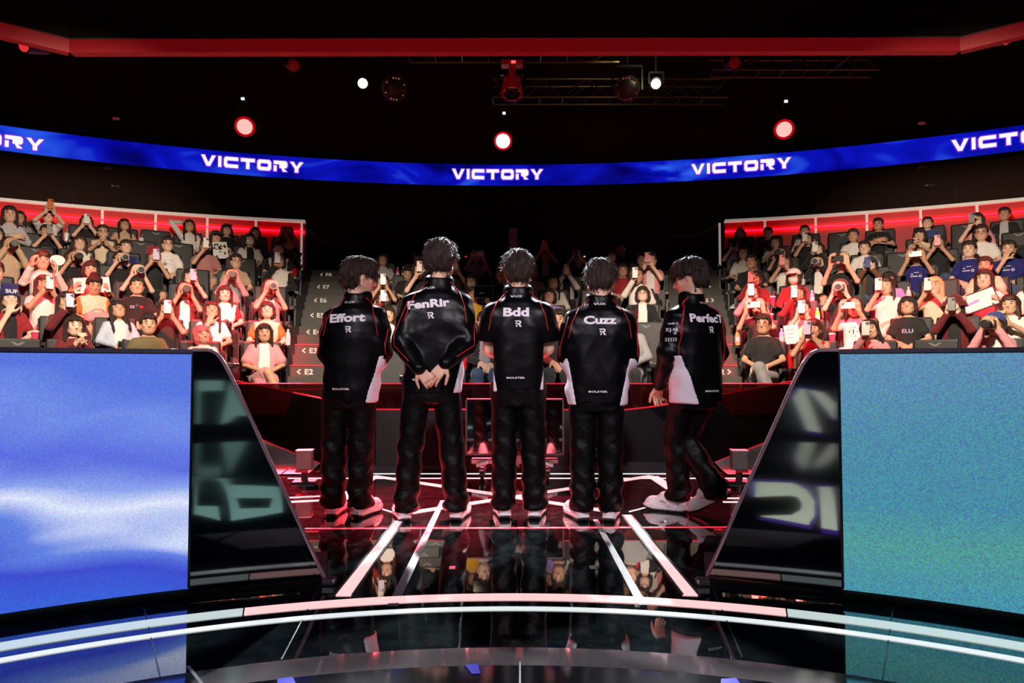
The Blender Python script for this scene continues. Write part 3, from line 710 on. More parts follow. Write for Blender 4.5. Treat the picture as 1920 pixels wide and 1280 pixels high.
        for ax in range(3):
            sl0 = [slice(None)]*3; sl1 = [slice(None)]*3; sl0[ax] = slice(0, -1); sl1[ax] = slice(1, None)
            a = sg[tuple(sl0)]; b = sg[tuple(sl1)]; E = np.argwhere(a != b); o1, o2 = (ax+1) % 3, (ax+2) % 3
            ok = (E[:, o1] > 0) & (E[:, o2] > 0) & (E[:, o1] < d.shape[o1]-1) & (E[:, o2] < d.shape[o2]-1); E = E[ok]
            def cell(da, db):
                Q = E.copy(); Q[:, o1] -= da; Q[:, o2] -= db; return ids[Q[:, 0], Q[:, 1], Q[:, 2]]
            q = np.stack([cell(0, 0), cell(1, 0), cell(1, 1), cell(0, 1)], 1)
            fl = ~a[E[:, 0], E[:, 1], E[:, 2]]; q[fl] = q[fl][:, ::-1]; F.append(q)
        F = np.concatenate(F); me = bpy.data.meshes.new(name); me.vertices.add(len(V)); me.vertices.foreach_set('co', V.ravel().astype(np.float32))
        F = F[:, ::-1]
        me.loops.add(len(F)*4); me.loops.foreach_set('vertex_index', F.ravel().astype(np.int32)); me.polygons.add(len(F))
        me.polygons.foreach_set('loop_start', np.arange(0, len(F)*4, 4, dtype=np.int32)); me.polygons.foreach_set('loop_total', np.full(len(F), 4, np.int32))
        me.materials.append(m); me.update(calc_edges=True); me.validate()
        me.polygons.foreach_set('use_smooth', [smooth]*len(me.polygons)); return me
def bvh_of(me): return BVHTree.FromPolygons([v.co[:] for v in me.vertices], [p.vertices[:] for p in me.polygons])
def v3(*a): return Vector(a)
# --- hand: palm, four unequal fingers with knuckle bends and a thumb from the palm's side
def hand(f, wrist, d, nrm, side, curl=.5, sc=1.0, k=.006, spread=.10):
    """d = pointing direction, nrm = out of the back of the hand, side = +1 when the thumb lies along +cross(d, nrm)"""
    wrist = Vector(wrist); d = Vector(d).normalized(); n = Vector(nrm); n = (n-d*n.dot(d)).normalized(); s = d.cross(n)*side
    kn = wrist+d*.088*sc
    f.cap(wrist-d*.03*sc, wrist+d*.012*sc, .025*sc, .026*sc, .012)
    for u in (-.027, -.009, .009, .027): f.cap(wrist+d*.02*sc+s*u*.7*sc, kn+s*u*sc, .0145*sc, .0125*sc, .010)
    for u, L, r_ in ((.030, .072, .0088), (.010, .080, .0090), (-.010, .075, .0086), (-.029, .058, .0076)):
        p = kn+s*u*sc; a = curl*.75; dd = (d+s*u*spread*22).normalized()
        for j, q in enumerate((.42, .32, .26)):
            e = (dd*math.cos(a)-n*math.sin(a)); p2 = p+e*L*q*sc; f.cap(p, p2, r_*sc*(1-.06*j), r_*sc*(.94-.06*j), k*.6); p = p2; a += curl*.85
    p = wrist+d*.025*sc+s*.026*sc; e = (s*.72+d*.62-n*.25).normalized(); p2 = p+e*.042*sc; f.cap(p, p2, .0135*sc, .011*sc, .010)
    e2 = (e*.55+d*.75-n*(.12+curl*.3)).normalized(); p3 = p2+e2*.030*sc; f.cap(p2, p3, .0105*sc, .0098*sc, .004)
    f.cap(p3, p3+(e2*.9-n*curl*.2).normalized()*.026*sc, .0096*sc, .0078*sc, .004)
# ================================================================== THE FIVE PLAYERS (seen from behind)
SKIN = [mat('skin light', (224, 178, 150), .5, var=.05, scale=20), mat('skin mid', (206, 158, 128), .5, var=.05, scale=20), mat('skin fair', (234, 192, 168), .5, var=.05, scale=20)]
HAIRB = mat('black brown hair', (46, 31, 24), .5, var=.6, scale=70, bump=.8, bscale=110, stretch=(3, 3, .4), spec=.45)
NYLON = mat('black nylon jacket', (6, 6, 8), .34, var=.2, scale=40, bump=.10, bscale=30, spec=.17)
NYLONP = mat('black nylon trousers', (6, 6, 7), .46, var=.2, scale=40, bump=.5, bscale=34, spec=.13)
JERS = mat('white jersey panel', (226, 216, 226), .6, var=.04)
PIPE = mat('red piping', (176, 22, 34), .5, var=.05)
PRINT = mat('white print', (232, 224, 232), .5, var=.03)
SHOEW = mat('white shoe leather', (232, 230, 232), .45, var=.05)
SHOEG = mat('grey shoe panels', (168, 168, 172), .45, var=.1)
SOLEB = mat('black outsole', (20, 20, 22), .6)
LENSM = mat('spectacle lens', (60, 64, 68), .05, alpha=.35, var=0)
EYEM = mat('eye dark', (24, 18, 16), .25, var=0)
LIPM = mat('lips', (178, 92, 88), .5, var=.05)
def fold(seed, amp, freq):
    g = np.random.default_rng(seed); K = g.normal(0, 1, (7, 3)); K /= np.linalg.norm(K, axis=1)[:, None]; ph = g.uniform(0, 6.28, 7); fr = freq*g.uniform(.6, 1.5, 7)
    def fn(X, Y, Z):
        s = 0
        wx = X+.05*np.sin(Z*9+ph[0]); wz = Z+.04*np.sin(X*11+ph[1])
        for k, p, f in zip(K, ph, fr): s = s+np.abs(np.sin((k[0]*wx+k[1]*Y+k[2]*wz)*f+p))
        return amp*(s/7-.64)*2
    return fn
def head_rot(yaw, pitch=0, roll=0):
    return Matrix.Rotation(yaw, 3, 'Z') @ Matrix.Rotation(pitch, 3, 'X') @ Matrix.Rotation(roll, 3, 'Y')
def head_into(f, c, M, sc=1.0):
    """head with face, ears; c = skull centre, faces local +y"""
    def q(x, y, z): return tuple(Vector(c)+M @ Vector((x*sc, y*sc, z*sc)))
    f.ell(q(0, -.012, .025), (.077*sc, .094*sc, .088*sc), M, .02)
    f.ell(q(0, .022, -.03), (.066*sc, .072*sc, .082*sc), M, .03)
    f.cap(q(0, .050, -.092), q(0, .058, -.088), .026*sc, .022*sc, .035)
    for s in (-1, 1):
        f.cap(q(s*.058, 0, -.05), q(s*.030, .045, -.088), .022*sc, .02*sc, .03)
        f.ell(q(s*.043, .060, -.020), (.022*sc, .016*sc, .018*sc), M, .02)
        f.ell(q(s*.078, -.006, -.012), (.010*sc, .019*sc, .031*sc), M @ Matrix.Rotation(s*.25, 3, 'Z'), .006)
    f.cap(q(0, .082, .012), q(0, .106, -.026), .009*sc, .013*sc, .012)
    f.ell(q(0, .093, -.029), (.018*sc, .010*sc, .009*sc), M, .006)
    f.cap(q(-.016, .078, -.060), q(.016, .078, -.060), .009*sc, .009*sc, .012)
    f.cap(q(0, .06, .035), q(0, .072, .028), .03*sc, .022*sc, .03)
def face_parts(parent, c, M, sc=1.0, brow=HAIRB):
    def q(x, y, z): return Vector(c)+M @ Vector((x*sc, y*sc, z*sc))
    for s in (-1, 1):
        MB().lathe([(.001, -.0045*sc), (.008*sc, -.003*sc), (.011*sc, 0), (.008*sc, .003*sc), (.001, .0045*sc)], 10, Matrix.Translation(q(s*.031, .0835, .004)) @ M.to_4x4() @ Matrix.Rotation(PI/2, 4, 'X') @ Matrix.Scale(.5, 4, (0, 1, 0))).build('eye', EYEM, parent, smooth=True)
        MB().tube([q(s*.016, .0895, .026), q(s*.032, .087, .031), q(s*.048, .077, .026)], [.003*sc, .0036*sc, .0016*sc], 6).build('eyebrow', brow, parent)
    MB().tube([q(-.021, .079, -.060), q(-.008, .0875, -.057), q(.008, .0875, -.057), q(.021, .079, -.060)], [.002*sc, .0046*sc, .0046*sc, .002*sc], 6).build('lips', LIPM, parent, smooth=True)
def hair_short(c, M, seed, h=.004, vol=1.0, fringe=1.0, mt=None):
    f = SDF(Vector(c)-Vector((.16, .17, .20)), Vector(c)+Vector((.16, .17, .18)), h)
    def q(x, y, z): return tuple(Vector(c)+M @ Vector((x, y, z)))
    f.ell(q(0, -.012, .040), (.097*vol, .114*vol, .098*vol), M, 0)
    f.ell(q(0, -.045, -.008), (.086*vol, .080*vol, .092*vol), M, .03)
    f.ell(q(.01, .035, .088), (.075*vol, .062*vol, .042*vol), M, .03)
    for s in (-1, 1): f.cap(q(s*.074, .010, .02), q(s*.076, -.002, -.022), .020, .012, .015)
    f.cap(q(0, -.066, -.05), q(0, -.060, -.095), .042, .028, .03)
    g = np.random.default_rng(seed); ph = g.uniform(0, 6.28, 8); Mi = np.array(M.transposed()); c_ = np.array(c)
    def strands(X, Y, Z):
        x, y, z = X-c_[0], Y-c_[1], Z-c_[2]
        a, b, e = Mi[0][0]*x+Mi[0][1]*y+Mi[0][2]*z, Mi[1][0]*x+Mi[1][1]*y+Mi[1][2]*z, Mi[2][0]*x+Mi[2][1]*y+Mi[2][2]*z
        an = np.arctan2(a, -b)+.35*np.sin(e*16+ph[0])+.12*np.sin(e*47+ph[1])
        rad = np.clip(np.sqrt(a*a+b*b)/.08, 0, 1)
        st = (np.sin(an*13+ph[2])+.7*np.sin(an*29+ph[3]+e*20)+.5*np.sin(an*53+ph[4]))*rad
        lump = np.sin(a*55+ph[5])*np.sin(b*48+ph[6])*np.sin(e*50+ph[7])
        return .0022*st+.0032*lump
    f.wob(strands)
    # the face stays free: below the fringe, in front of the ears
    def face(X, Y, Z):
        x, y, z = X-c_[0], Y-c_[1], Z-c_[2]
        a, b, e = Mi[0][0]*x+Mi[0][1]*y+Mi[0][2]*z, Mi[1][0]*x+Mi[1][1]*y+Mi[1][2]*z, Mi[2][0]*x+Mi[2][1]*y+Mi[2][2]*z
        fr = .042-.02*fringe+.008*np.sin(a*110+ph[1])+.006*np.sin(a*240)
        inside = np.minimum(np.minimum(b-.012+.18*np.maximum(e+.01, 0), fr-e), 1)
        ear = .034-np.sqrt((b+.004)**2+(e+.022)**2); ear = np.minimum(ear, np.abs(a)-.055)
        side = np.minimum(np.minimum(b+.040-.25*np.clip(-e-.02, 0, .1), .006-e), np.abs(a)-.040)
        ear = np.maximum(ear, side)
        neck = np.minimum(-.086-e+.006*np.sin(a*150+ph[3]), .2)
        return np.maximum(np.maximum(inside, ear), neck)
    f.cut(face); me = f.mesh('hair', mt or HAIRB)
    # loose locks over the crown and the nape, part of the same hair
    bm = bmesh.new(); bm.from_mesh(me); bm.faces.ensure_lookup_table(); g2 = random.Random(seed); mb = MB(); nf = len(bm.faces); top_ = Vector(q(0, -.03, .13))
    for _ in range(520):
        fc = bm.faces[g2.randrange(nf)]; p = fc.calc_center_median(); n = fc.normal
        loc = M.transposed() @ (p-Vector(c))
        if loc.z < -.02 and g2.random() < .5: continue
        dn = (p-top_); dn = (dn-n*dn.dot(n)); dn = dn.normalized() if dn.length > 1e-4 else Vector((1, 0, 0))
        dn = (dn+Vector((g2.uniform(-.3, .3), g2.uniform(-.3, .3), g2.uniform(-.15, .15)))).normalized(); Ln = g2.uniform(.025, .058); lift = g2.uniform(.0, .14) if g2.random() < .85 else g2.uniform(.2, .5)
        a_ = p-n*.002; b_ = p+dn*Ln*.5+n*(.002+lift*Ln*.35); c2 = p+dn*Ln+n*(lift*Ln*.55-.003)
        mb.tube([a_, b_, c2], [.0042, .0030, .0006], 4)
    bm2 = mb.me('locks', mt or HAIRB, smooth=True); bm.from_mesh(bm2); bm.to_mesh(me); bm.free(); bpy.data.meshes.remove(bm2)
    me.polygons.foreach_set('use_smooth', [True]*len(me.polygons)); return me
SHOE_CACHE = {}
def shoe_meshes():
    if SHOE_CACHE: return SHOE_CACHE
    f = SDF((-.07, -.08, 0), (.07, .27, .16), .004)
    f.cap((0, -.022, .052), (0, .06, .055), .036, .040, .01); f.cap((0, .06, .05), (0, .185, .040), .042, .036, .03)
    f.ell((0, .195, .038), (.040, .045, .030), None, .02); f.cap((0, -.018, .055), (0, -.008, .098), .033, .036, .02); f.cap((0, .01, .098), (0, .11, .075), .034, .030, .02)
    f.cut(lambda X, Y, Z: .026-Z+0*X); SHOE_CACHE['upper'] = f.mesh('shoe_upper', SHOEW)
    f = SDF((-.08, -.08, 0), (.08, .28, .06), .004)
    def foot(X, Y, Z):
        w = np.interp(Y.ravel(), [-.06, -.03, .04, .10, .17, .22, .25], [.030, .041, .040, .042, .049, .042, .018]).astype(np.float32).reshape(Y.shape)
        d = np.maximum(np.abs(X)-w, np.abs(Y-.095)-.155); return d
    X, Y, Z = f.full(); up = np.where(Y > .17, (Y-.17)*.16, 0)+np.where(Y < -.02, (-.02-Y)*.25, 0)
    f.d = np.maximum(foot(X, Y, Z), np.maximum(.012+up-Z, Z-.037-.004*np.sin(Y*40))).astype(np.float32); SHOE_CACHE['midsole'] = f.mesh('midsole', SHOEW)
    f.d = np.maximum(foot(X, Y, Z)+.004, np.maximum(up-Z, Z-.013-up)).astype(np.float32); f.d = np.maximum(f.d, .004-np.abs(Y-.075)*1.0+0*X+0*Z-.012*0); SHOE_CACHE['outsole'] = f.mesh('outsole', SOLEB)
    mb = MB()
    for s in (-1, 1): mb.tube([(s*.038, -.005, .045), (s*.0425, .03, .075), (s*.043, .07, .05), (s*.044, .12, .06)], .0045, 6)
    mb.tube([(-.02, -.054, .05), (0, -.057, .056), (.02, -.054, .05)], .006, 6); mb.tube([(0, -.056, .06), (0, -.046, .108)], .007, 6)
    SHOE_CACHE['overlay'] = mb.me('shoe_overlay', SHOEG, smooth=True)
    mb = MB()
    for i in range(5): mb.tube([(-.022, .045+.022*i, .094-.007*i), (0, .05+.022*i, .100-.008*i), (.022, .045+.022*i, .094-.007*i)], .004, 6)
    SHOE_CACHE['laces'] = mb.me('laces', PRINT, smooth=True)
    return SHOE_CACHE
def put_shoe(parent, loc, yaw, pitch=0.0, sc=1.06):
    C_ = shoe_meshes(); up = put('shoe', C_['upper'], parent, loc); up.rotation_euler = Euler((pitch, 0, yaw)); up.scale = (sc, sc*.98, sc*1.2)
    for n in ('midsole', 'outsole', 'overlay', 'laces'): put(n if n != 'overlay' else 'shoe_overlay', C_[n], up)
    return up
def decal(name, vf, bv, centre, parent, mt, up=.0025, axis=(0, 1, 0), right=(1, 0, 0), tilt=0.0, cut=.03):
    """flat lettering laid onto a garment: every vertex is dropped along axis onto the cloth"""
    v, fs = vf; b = bmesh.new(); vs = [b.verts.new((p[0], p[1], 0)) for p in v]
    for t in fs:
        try: b.faces.new([vs[i] for i in t])
        except ValueError: pass
    for _ in range(2):
        ed = [e for e in b.edges if e.calc_length() > cut]
        if ed: bmesh.ops.subdivide_edges(b, edges=ed, cuts=1); bmesh.ops.triangulate(b, faces=b.faces)
    ax = Vector(axis).normalized(); rt = Vector(right); rt = (rt-ax*rt.dot(ax)).normalized(); upv = rt.cross(ax)*1.0
    if upv.z < 0: upv = -upv
    ct, st = math.cos(tilt), math.sin(tilt); ok = True
    for w in b.verts:
        x, y = w.co.x*ct-w.co.y*st, w.co.x*st+w.co.y*ct
        p = Vector(centre)+rt*x+upv*y; h = bv.ray_cast(p-ax*.6, ax)
        w.co = (h[0]-ax*up) if h[0] is not None else p
    me = bpy.data.meshes.new(name); b.to_mesh(me); b.free(); me.materials.append(mt)
    return put(name, me, parent)
def seam_line(name, pts, bv, parent, mt, r_=.0035, axis=(0, 1, 0)):
    """piping: a path dropped onto the cloth along axis"""
    ax = Vector(axis).normalized(); out = []
    P = [Vector(p) for p in pts]
    for i in range(len(P)-1):
        for k in range(8):
            p = P[i].lerp(P[i+1], k/8); h = bv.ray_cast(p-ax*.5, ax)
            if h[0] is not None: out.append(h[0])
    if len(out) < 2: return None
    return MB().tube(out, r_, 6).build(name, mt, parent, smooth=True)
def emblem():
    a = [(-.5, .5), (.30, .5), (.52, .36), (.52, .08), (.34, -.06), (.62, -.5), (.28, -.5), (.06, -.10), (-.02, -.10), (-.10, .10), (.22, .10), (.26, .16), (.26, .26), (.20, .32), (-.44, .32)]
    b_ = [(-.30, .20), (-.10, .20), (-.22, -.10), (-.42, -.10), (-.34, .02), (-.46, .06)]
    c_ = [(-.20, -.14), (-.02, -.14), (-.14, -.5), (-.36, -.5)]
    V = []; F = []
    for p in (a, b_, c_):
        m_ = poly_mb([(x, y, 0) for x, y in p]); n = len(V); V += [(v[0]*.95, v[1]) for v in m_.v]; F += [tuple(n+i for i in f) for f in m_.f]
    return np.array(V), F
def wing():
    V = np.array([(-.5, .4), (-.1, -.4), (.1, -.4), (.5, .4), (.22, .3), (0, -.05), (-.22, .3)]); return V, [(0, 1, 5, 6), (1, 2, 5), (2, 3, 4, 5)]
def player(px, py, H, label, name, yaw=0., lean=(0, 0), arms='front', hyaw=0., hpitch=0., hroll=0., wide=1.0, seed=1, sleeve='long', glasses=False, stance=None, hem=.78, panel=(1,), skin=0, hvol=1., legs=None, tshift=0., vtilt=0., fringe=1.0):
    """H = body height; local frame: origin on the floor, facing +y (away from the camera), x to the right"""
    g = onz(px, py); root_loc = Vector((g.x, g.y, 0)); S = H/1.78
    def z_(v): return v*S
    lx, ly = lean
    # lateral offset grows with height: the figure's lean
    def L(x, y, z): return (x+lx*max(0, z-.8*S)/.8, y+ly*max(0, z-.8*S)/.8, z)
    stance = stance or [(-.095, 0, .14), (.095, 0, -.14)]
    hc = Vector(L(0, .032, z_(1.645))); HM = head_rot(hyaw, hpitch, hroll)
    sh = {s: Vector(L(s*.172*wide, .0, z_(1.368))) for s in (-1, 1)}; HS = 1.07; tw = 1+(wide-1)*.5
    if arms == 'front':
        el = {s: Vector(L(s*.200*wide, .035, z_(1.12))) for s in (-1, 1)}; wr_ = {s: Vector(L(s*.07, .235, z_(1.02))) for s in (-1, 1)}
    elif arms == 'back':
        el = {s: Vector(L(s*.208*wide, -.065, z_(1.115))) for s in (-1, 1)}; wr_ = {-1: Vector(L(-.085, -.185, z_(.955))), 1: Vector(L(.085, -.205, z_(.985)))}
    elif arms == 'low':
        el = {s: Vector(L(s*.225*wide, .02, z_(1.12))) for s in (-1, 1)}; wr_ = {s: Vector(L(s*.18, .17, z_(.90))) for s in (-1, 1)}
    # ---- body
    f = SDF((-.42, -.36, 0.0), (.42, .42, H+.02), .0062)
    head_into(f, hc, HM, HS)
    f.cap(L(0, .0, z_(1.45)), tuple(hc+HM @ Vector((0, -.02, -.07))), .058, .054, .03)
    f.loft([(z_(.84), 0, 0, .14, .09), (z_(1.0), lx*.2, 0, .145, .095), (z_(1.2), lx*.4, 0, .15, .095), (z_(1.38), lx*.7, 0, .165, .085), (z_(1.46), lx*.8, 0, .10, .06)], .03)
    for s in (-1, 1):
        f.chain([sh[s], el[s], wr_[s]], [.052, .042, .030], .03)
        if arms == 'back':
            if s == 1: hand(f, wr_[s], (-.62, .03, -.75), (-.25, -.95, .1), -1, .38, 1.06)
            else: hand(f, wr_[s], (.60, .0, -.80), (0, -1, 0), 1, .55, 1.02)
        else:
            dv = (Vector(wr_[s])-Vector(el[s])).normalized(); hand(f, wr_[s]+dv*.02, (dv+Vector((-s*.3, .2, 0))), (s*.2, .2, .9), s, .55, 1.0)
    lg = legs or [[(-.085, 0, z_(.88)), (stance[0][0]*.6-.034, .0, z_(.48)), (stance[0][0], stance[0][1]-.01, .09)], [(.085, 0, z_(.88)), (stance[1][0]*.6+.034, 0, z_(.48)), (stance[1][0], stance[1][1]-.01, .09)]]
    for l in lg: f.chain(l, [.085, .055, .04], .03)
    body = put('person', f.mesh('person', SKIN[skin]), None, root_loc); body.rotation_euler.z = yaw
    tag(body, label, 'person', 'players lined up on stage')
    face_parts(body, hc, HM, HS)
    put('hair', hair_short(hc, HM, seed, vol=hvol*1.06, fringe=fringe), body)
    # ---- trousers
    f = SDF((-.36, -.40, .02), (.36, .40, z_(1.06)), .008)
    f.loft([(z_(.74), 0, 0, .150, .115), (z_(.84), 0, 0, .172, .125), (z_(.95), 0, 0, .170, .120), (z_(1.03), 0, 0, .155, .105)], .02)
    for i, l in enumerate(lg):
        a, b_, c_ = [Vector(p) for p in l]; s = -1 if i == 0 else 1
        f.cap(a+Vector((s*.004, 0, -.02)), b_, .098, .083, .02); f.cap(b_, c_+Vector((0, 0, .02)), .083, .082, .02); f.cap(c_+Vector((0, .02, .04)), c_+Vector((0, .03, 0)), .074, .080, .02)
    f.wob(fold(seed+50, .006, 26))
    f.wob(lambda X, Y, Z: .007*np.sin(Z*62+3*np.sin(X*16+seed)+2*np.sin(Y*14))*np.clip((.34-Z)/.2, 0, 1)+.004*np.sin(Z*40+X*30+seed)*np.clip((.75-Z)/.3, 0, 1))
    f.d = np.maximum(f.d, (.062 if not legs else .085)-f.full()[2]+0*f.d)
    put('trousers', f.mesh('trousers', NYLONP), body)
    # ---- jacket or jersey
    f = SDF((-.42, -.36, z_(hem)-.05), (.42, .40, z_(1.60)), .0075)
    w = wide
    rows = [(hem, .187, .125), (hem+.10, .194, .130), (1.02, .192, .130), (1.14, .194, .128), (1.26, .200, .126), (1.33, .188, .120), (1.38, .162, .108), (1.42, .134, .096), (1.455, .108, .086), (1.485, .088, .078), (1.525, .076, .071)]
    f.loft([(z_(z), lx*max(0, z-.8)/.8, ly*max(0, z-.8)/.8+(.012 if z > 1.44 else 0), a*tw, b_) for z, a, b_ in rows], .03)
    for s in (-1, 1):
        if sleeve == 'long':
            f.cap(sh[s]+Vector((-s*.01, 0, -.01)), el[s], .068, .068, .08); f.cap(el[s], wr_[s], .070, .046, .02)
        else:
            mid = sh[s].lerp(el[s], .86)+Vector((s*.028, 0, 0)); f.cap(sh[s]+Vector((0, 0, -.012)), mid, .070, .080, .07)
    f.cap(L(-.05, .02, z_(1.505)), L(.05, .02, z_(1.505)), .050, .050, .03)
    f.ell(L(0, .045, z_(1.56)), (.064, .064, .05), None, .01, 's')
    f.wob(fold(seed, .006 if sleeve == 'long' else .003, 20))
    if sleeve == 'long': f.wob(lambda X, Y, Z: .004*np.sin(Z*46+X*24+seed)*np.clip((np.abs(X-lx*.3)-.15)/.06, 0, 1)+.003*np.sin(Z*30+2*np.sin(X*14+seed))*np.clip((1.0-Z/S)/.2, 0, 1))
    Xf, Yf, Zf = f.full(); f.d = np.maximum(f.d, z_(hem)+.012*np.sin(Xf*9+seed)-Zf)
    if sleeve != 'long':
        for s in (-1, 1):
            m_ = sh[s].lerp(el[s], .80); dv = (el[s]-sh[s]).normalized(); pl_ = (Xf-m_.x)*dv.x+(Yf-m_.y)*dv.y+(Zf-m_.z)*dv.z
            f.d = np.where(s*(Xf-lx*.4) > .165*w, np.maximum(f.d, pl_), f.d)
    jm = f.mesh('jacket', NYLON); jk = put('jacket' if sleeve == 'long' else 'jersey', jm, body); bv = bvh_of(jm)
    # white side panels: a skin just proud of the cloth, between two slanting seams
    keep = f.d.copy()
    for s in panel:
        u = s*(Xf-lx*np.clip(Zf-.8, 0, 1)/.8)
        lim = (.138+.066*np.clip((Zf/S-hem)/.33, 0, 1.2)) if arms != 'low' else (.075+.13*np.clip((Zf/S-hem)/.40, 0, 1.2))
        f.d = np.maximum(np.maximum(keep-.006, -(keep+.035)), np.maximum(np.maximum(lim-u, Zf-z_(1.17)), -Yf*0-.2-Yf))
        f.d = np.maximum(f.d, Yf-.11)
        ds = np.full(f.d.shape, 1.0, np.float32)
        e_, w_ = el[s], wr_[s]; ab = w_-e_; LL = ab.length_squared
        t = np.clip(((Xf-e_.x)*ab.x+(Yf-e_.y)*ab.y+(Zf-e_.z)*ab.z)/LL, 0, 1); dist = np.sqrt((Xf-e_.x-t*ab.x)**2+(Yf-e_.y-t*ab.y)**2+(Zf-e_.z-t*ab.z)**2)-.082
        ab = e_-sh[s]; LL = ab.length_squared; q = sh[s]; t = np.clip(((Xf-q.x)*ab.x+(Yf-q.y)*ab.y+(Zf-q.z)*ab.z)/LL, 0, 1)
        d2 = np.sqrt((Xf-q.x-t*ab.x)**2+(Yf-q.y-t*ab.y)**2+(Zf-q.z-t*ab.z)**2)-.084
        f.d = np.maximum(f.d, np.maximum(-dist, -d2))
        f.d = np.maximum(f.d, Zf-z_(1.10))
        if (f.d < 0).any():
            pm = f.mesh('side_panel', JERS); bm = bmesh.new(); bm.from_mesh(pm)
            for _ in range(5): bmesh.ops.smooth_vert(bm, verts=bm.verts, factor=.5, use_axis_x=True, use_axis_y=True, use_axis_z=True)
            bm.to_mesh(pm); bm.free(); put('side_panel', pm, jk)
    # lettering
    zt = z_(1.355)
    bx = lx*(zt-.8*S)/.8+tshift
    decal('name_print', text_mesh(name, .056 if not any(c in name for c in 'fd') else .060, .042, 1.42 if len(name) < 7 else 1.22), bv, (bx, 0, zt), jk, PRINT, tilt=vtilt)
    V, F = emblem(); decal('emblem_print', (V*.042, F), bv, (bx+.012, 0, zt-.078), jk, PRINT, tilt=vtilt)
    decal('collar_print', text_mesh('LCK', .014, .02, 1.5), bv, (bx+.016, 0, zt+.108), jk, PRINT, tilt=vtilt)
    V, F = wing(); decal('collar_mark', (V*np.array([.026, .018]), F), bv, (bx-.026, 0, zt+.108), jk, PRINT, tilt=vtilt)
    decal('hem_print', text_mesh('BOLSTER', .012, .03, 1.9), bv, (bx*.2+tshift, 0, z_(hem)+.088), jk, PRINT)
    # piping: raglan line from collar over the shoulder blade and down the sleeve
    for s in (-1, 1):
        pts = [L(s*.075, 0, z_(1.50)), L(s*.135*w, 0, z_(1.44)), L(s*.178*w, 0, z_(1.34)), L(s*.20*w, 0, z_(1.22))]
        seam_line('piping', pts, bv, jk, PIPE)
        if sleeve == 'long' and arms != 'low':
            e_ = el[s]; seam_line('piping', [L(s*(abs(sh[s].x)+.050), 0, z_(1.38)), e_+Vector((s*.045, 0, .06)), e_+Vector((s*.048, 0, -.02))]+([wr_[s]+Vector((s*.05, 0, .03))] if arms == 'back' else []), bv, jk, PIPE)
        if arms == 'low':
            seam_line('piping', [L(s*.075, 0, z_(1.50)), sh[s]+Vector((-s*.005, 0, .02)), sh[s].lerp(el[s], .5)+Vector((-s*.012, 0, 0)), el[s]+Vector((-s*.02, 0, 0)), wr_[s]+Vector((-s*.02, 0, .04))], bv, jk, PIPE, .004)
    return body, jk, bv, dict(hc=hc, HM=HM, sh=sh, el=el, wr=wr_, S=S, L=L)
def spectacles(body, hc, M):
    def q(x, y, z): return hc+M @ Vector((x, y, z))
    for s in (-1, 1):
        ring = [q(s*.034+.024*math.cos(a), .098-.008*abs(math.cos(a)), -.002+.019*math.sin(a)) for a in [2*PI*k/14 for k in range(15)]]
        fr = MB().tube(ring, .0018, 6).build('spectacles', DARK, body)
        MB().add(ring[:-1], [tuple(range(14))]).build('spectacle_lens', LENSM, fr)
        MB().tube([q(s*.058, .09, .002), q(s*.076, .05, .002), q(s*.080, -.01, .0), q(s*.078, -.02, -.014)], .0017, 6).build('temple', DARK, fr)
# 1
b1, *_r = player(654, 968, 1.755, 'player in black jacket printed Effort, head turned right, leftmost of the five', 'Effort', yaw=R(-6), arms='front', hyaw=R(-52), hpitch=R(-8), seed=3, hem=.785, panel=(1,), wide=.95, stance=[(-.115, 0, .2), (.080, 0, -.35)], tshift=-.02, vtilt=R(2), hvol=1.02, lean=(.05, 0))
put_shoe(b1, (-.115, 0, 0), R(5)); put_shoe(b1, (.078, -.01, 0), R(-14)); spectacles(b1, _r[2]['hc'], _r[2]['HM'])
# 2
b2, *_r2 = player(808, 975, 1.865, 'tall player in black jacket printed FenRir, hands clasped behind back', 'FenRir', yaw=R(5), arms='back', hyaw=R(-14), hpitch=R(-6), seed=11, hem=.80, panel=(1,), stance=[(-.165, 0, .3), (.165, 0, -.3)], tshift=-.055, vtilt=R(5), lean=(.05, 0), wide=1.02, hvol=1.06)
put_shoe(b2, (-.175, 0, 0), R(14)); put_shoe(b2, (.172, -.005, 0), R(-14))
# 3
b3, *_r3 = player(972, 971, 1.80, 'player in black short-sleeved jersey printed Bdd, centre of the five', 'Bdd', yaw=R(0), arms='front', hyaw=R(3), hpitch=R(-5), seed=19, hem=.84, panel=(1, -1), sleeve='short', wide=1.0, stance=[(-.10, 0, .2), (.11, 0, -.2)], tshift=-.015, hvol=1.03)
put_shoe(b3, (-.095, 0, 0), R(9)); put_shoe(b3, (.11, -.005, 0), R(-10))
# 4
b4, *_r4 = player(1120, 975, 1.725, 'player in black jacket printed Cuzz, fourth from left', 'Cuzz', yaw=R(-2), arms='front', hyaw=R(-8), hpitch=R(-12), seed=27, hem=.785, panel=(1, -1), wide=1.04, stance=[(-.10, 0, .2), (.085, 0, -.2)], tshift=-.005, lean=(.03, 0))
put_shoe(b4, (-.105, 0, 0), R(18)); put_shoe(b4, (.078, -.01, 0), R(-12))
# 5 walking off to the left
b5, jk5, bv5, d5 = player(1308, 966, 1.755, 'player in black jacket printed PerfecT, walking, head turned left, rightmost of the five', 'PerfecT', yaw=R(26), arms='low', hyaw=R(38), hpitch=R(-14), seed=35, hem=.77, panel=(-1,), wide=.98, tshift=.025, legs=[[(-.075, .02, .86), (-.06, .15, .50), (-.045, .13, .10)], [(.070, .0, .86), (-.01, .12, .50), (.075, -.10, .17)]], hvol=1.03, lean=(-.02, 0))
put_shoe(b5, (-.045, .13, 0), R(34)); put_shoe(b5, (.115, -.135, .125), R(40), R(-30)); spectacles(b5, d5['hc'], d5['HM'])
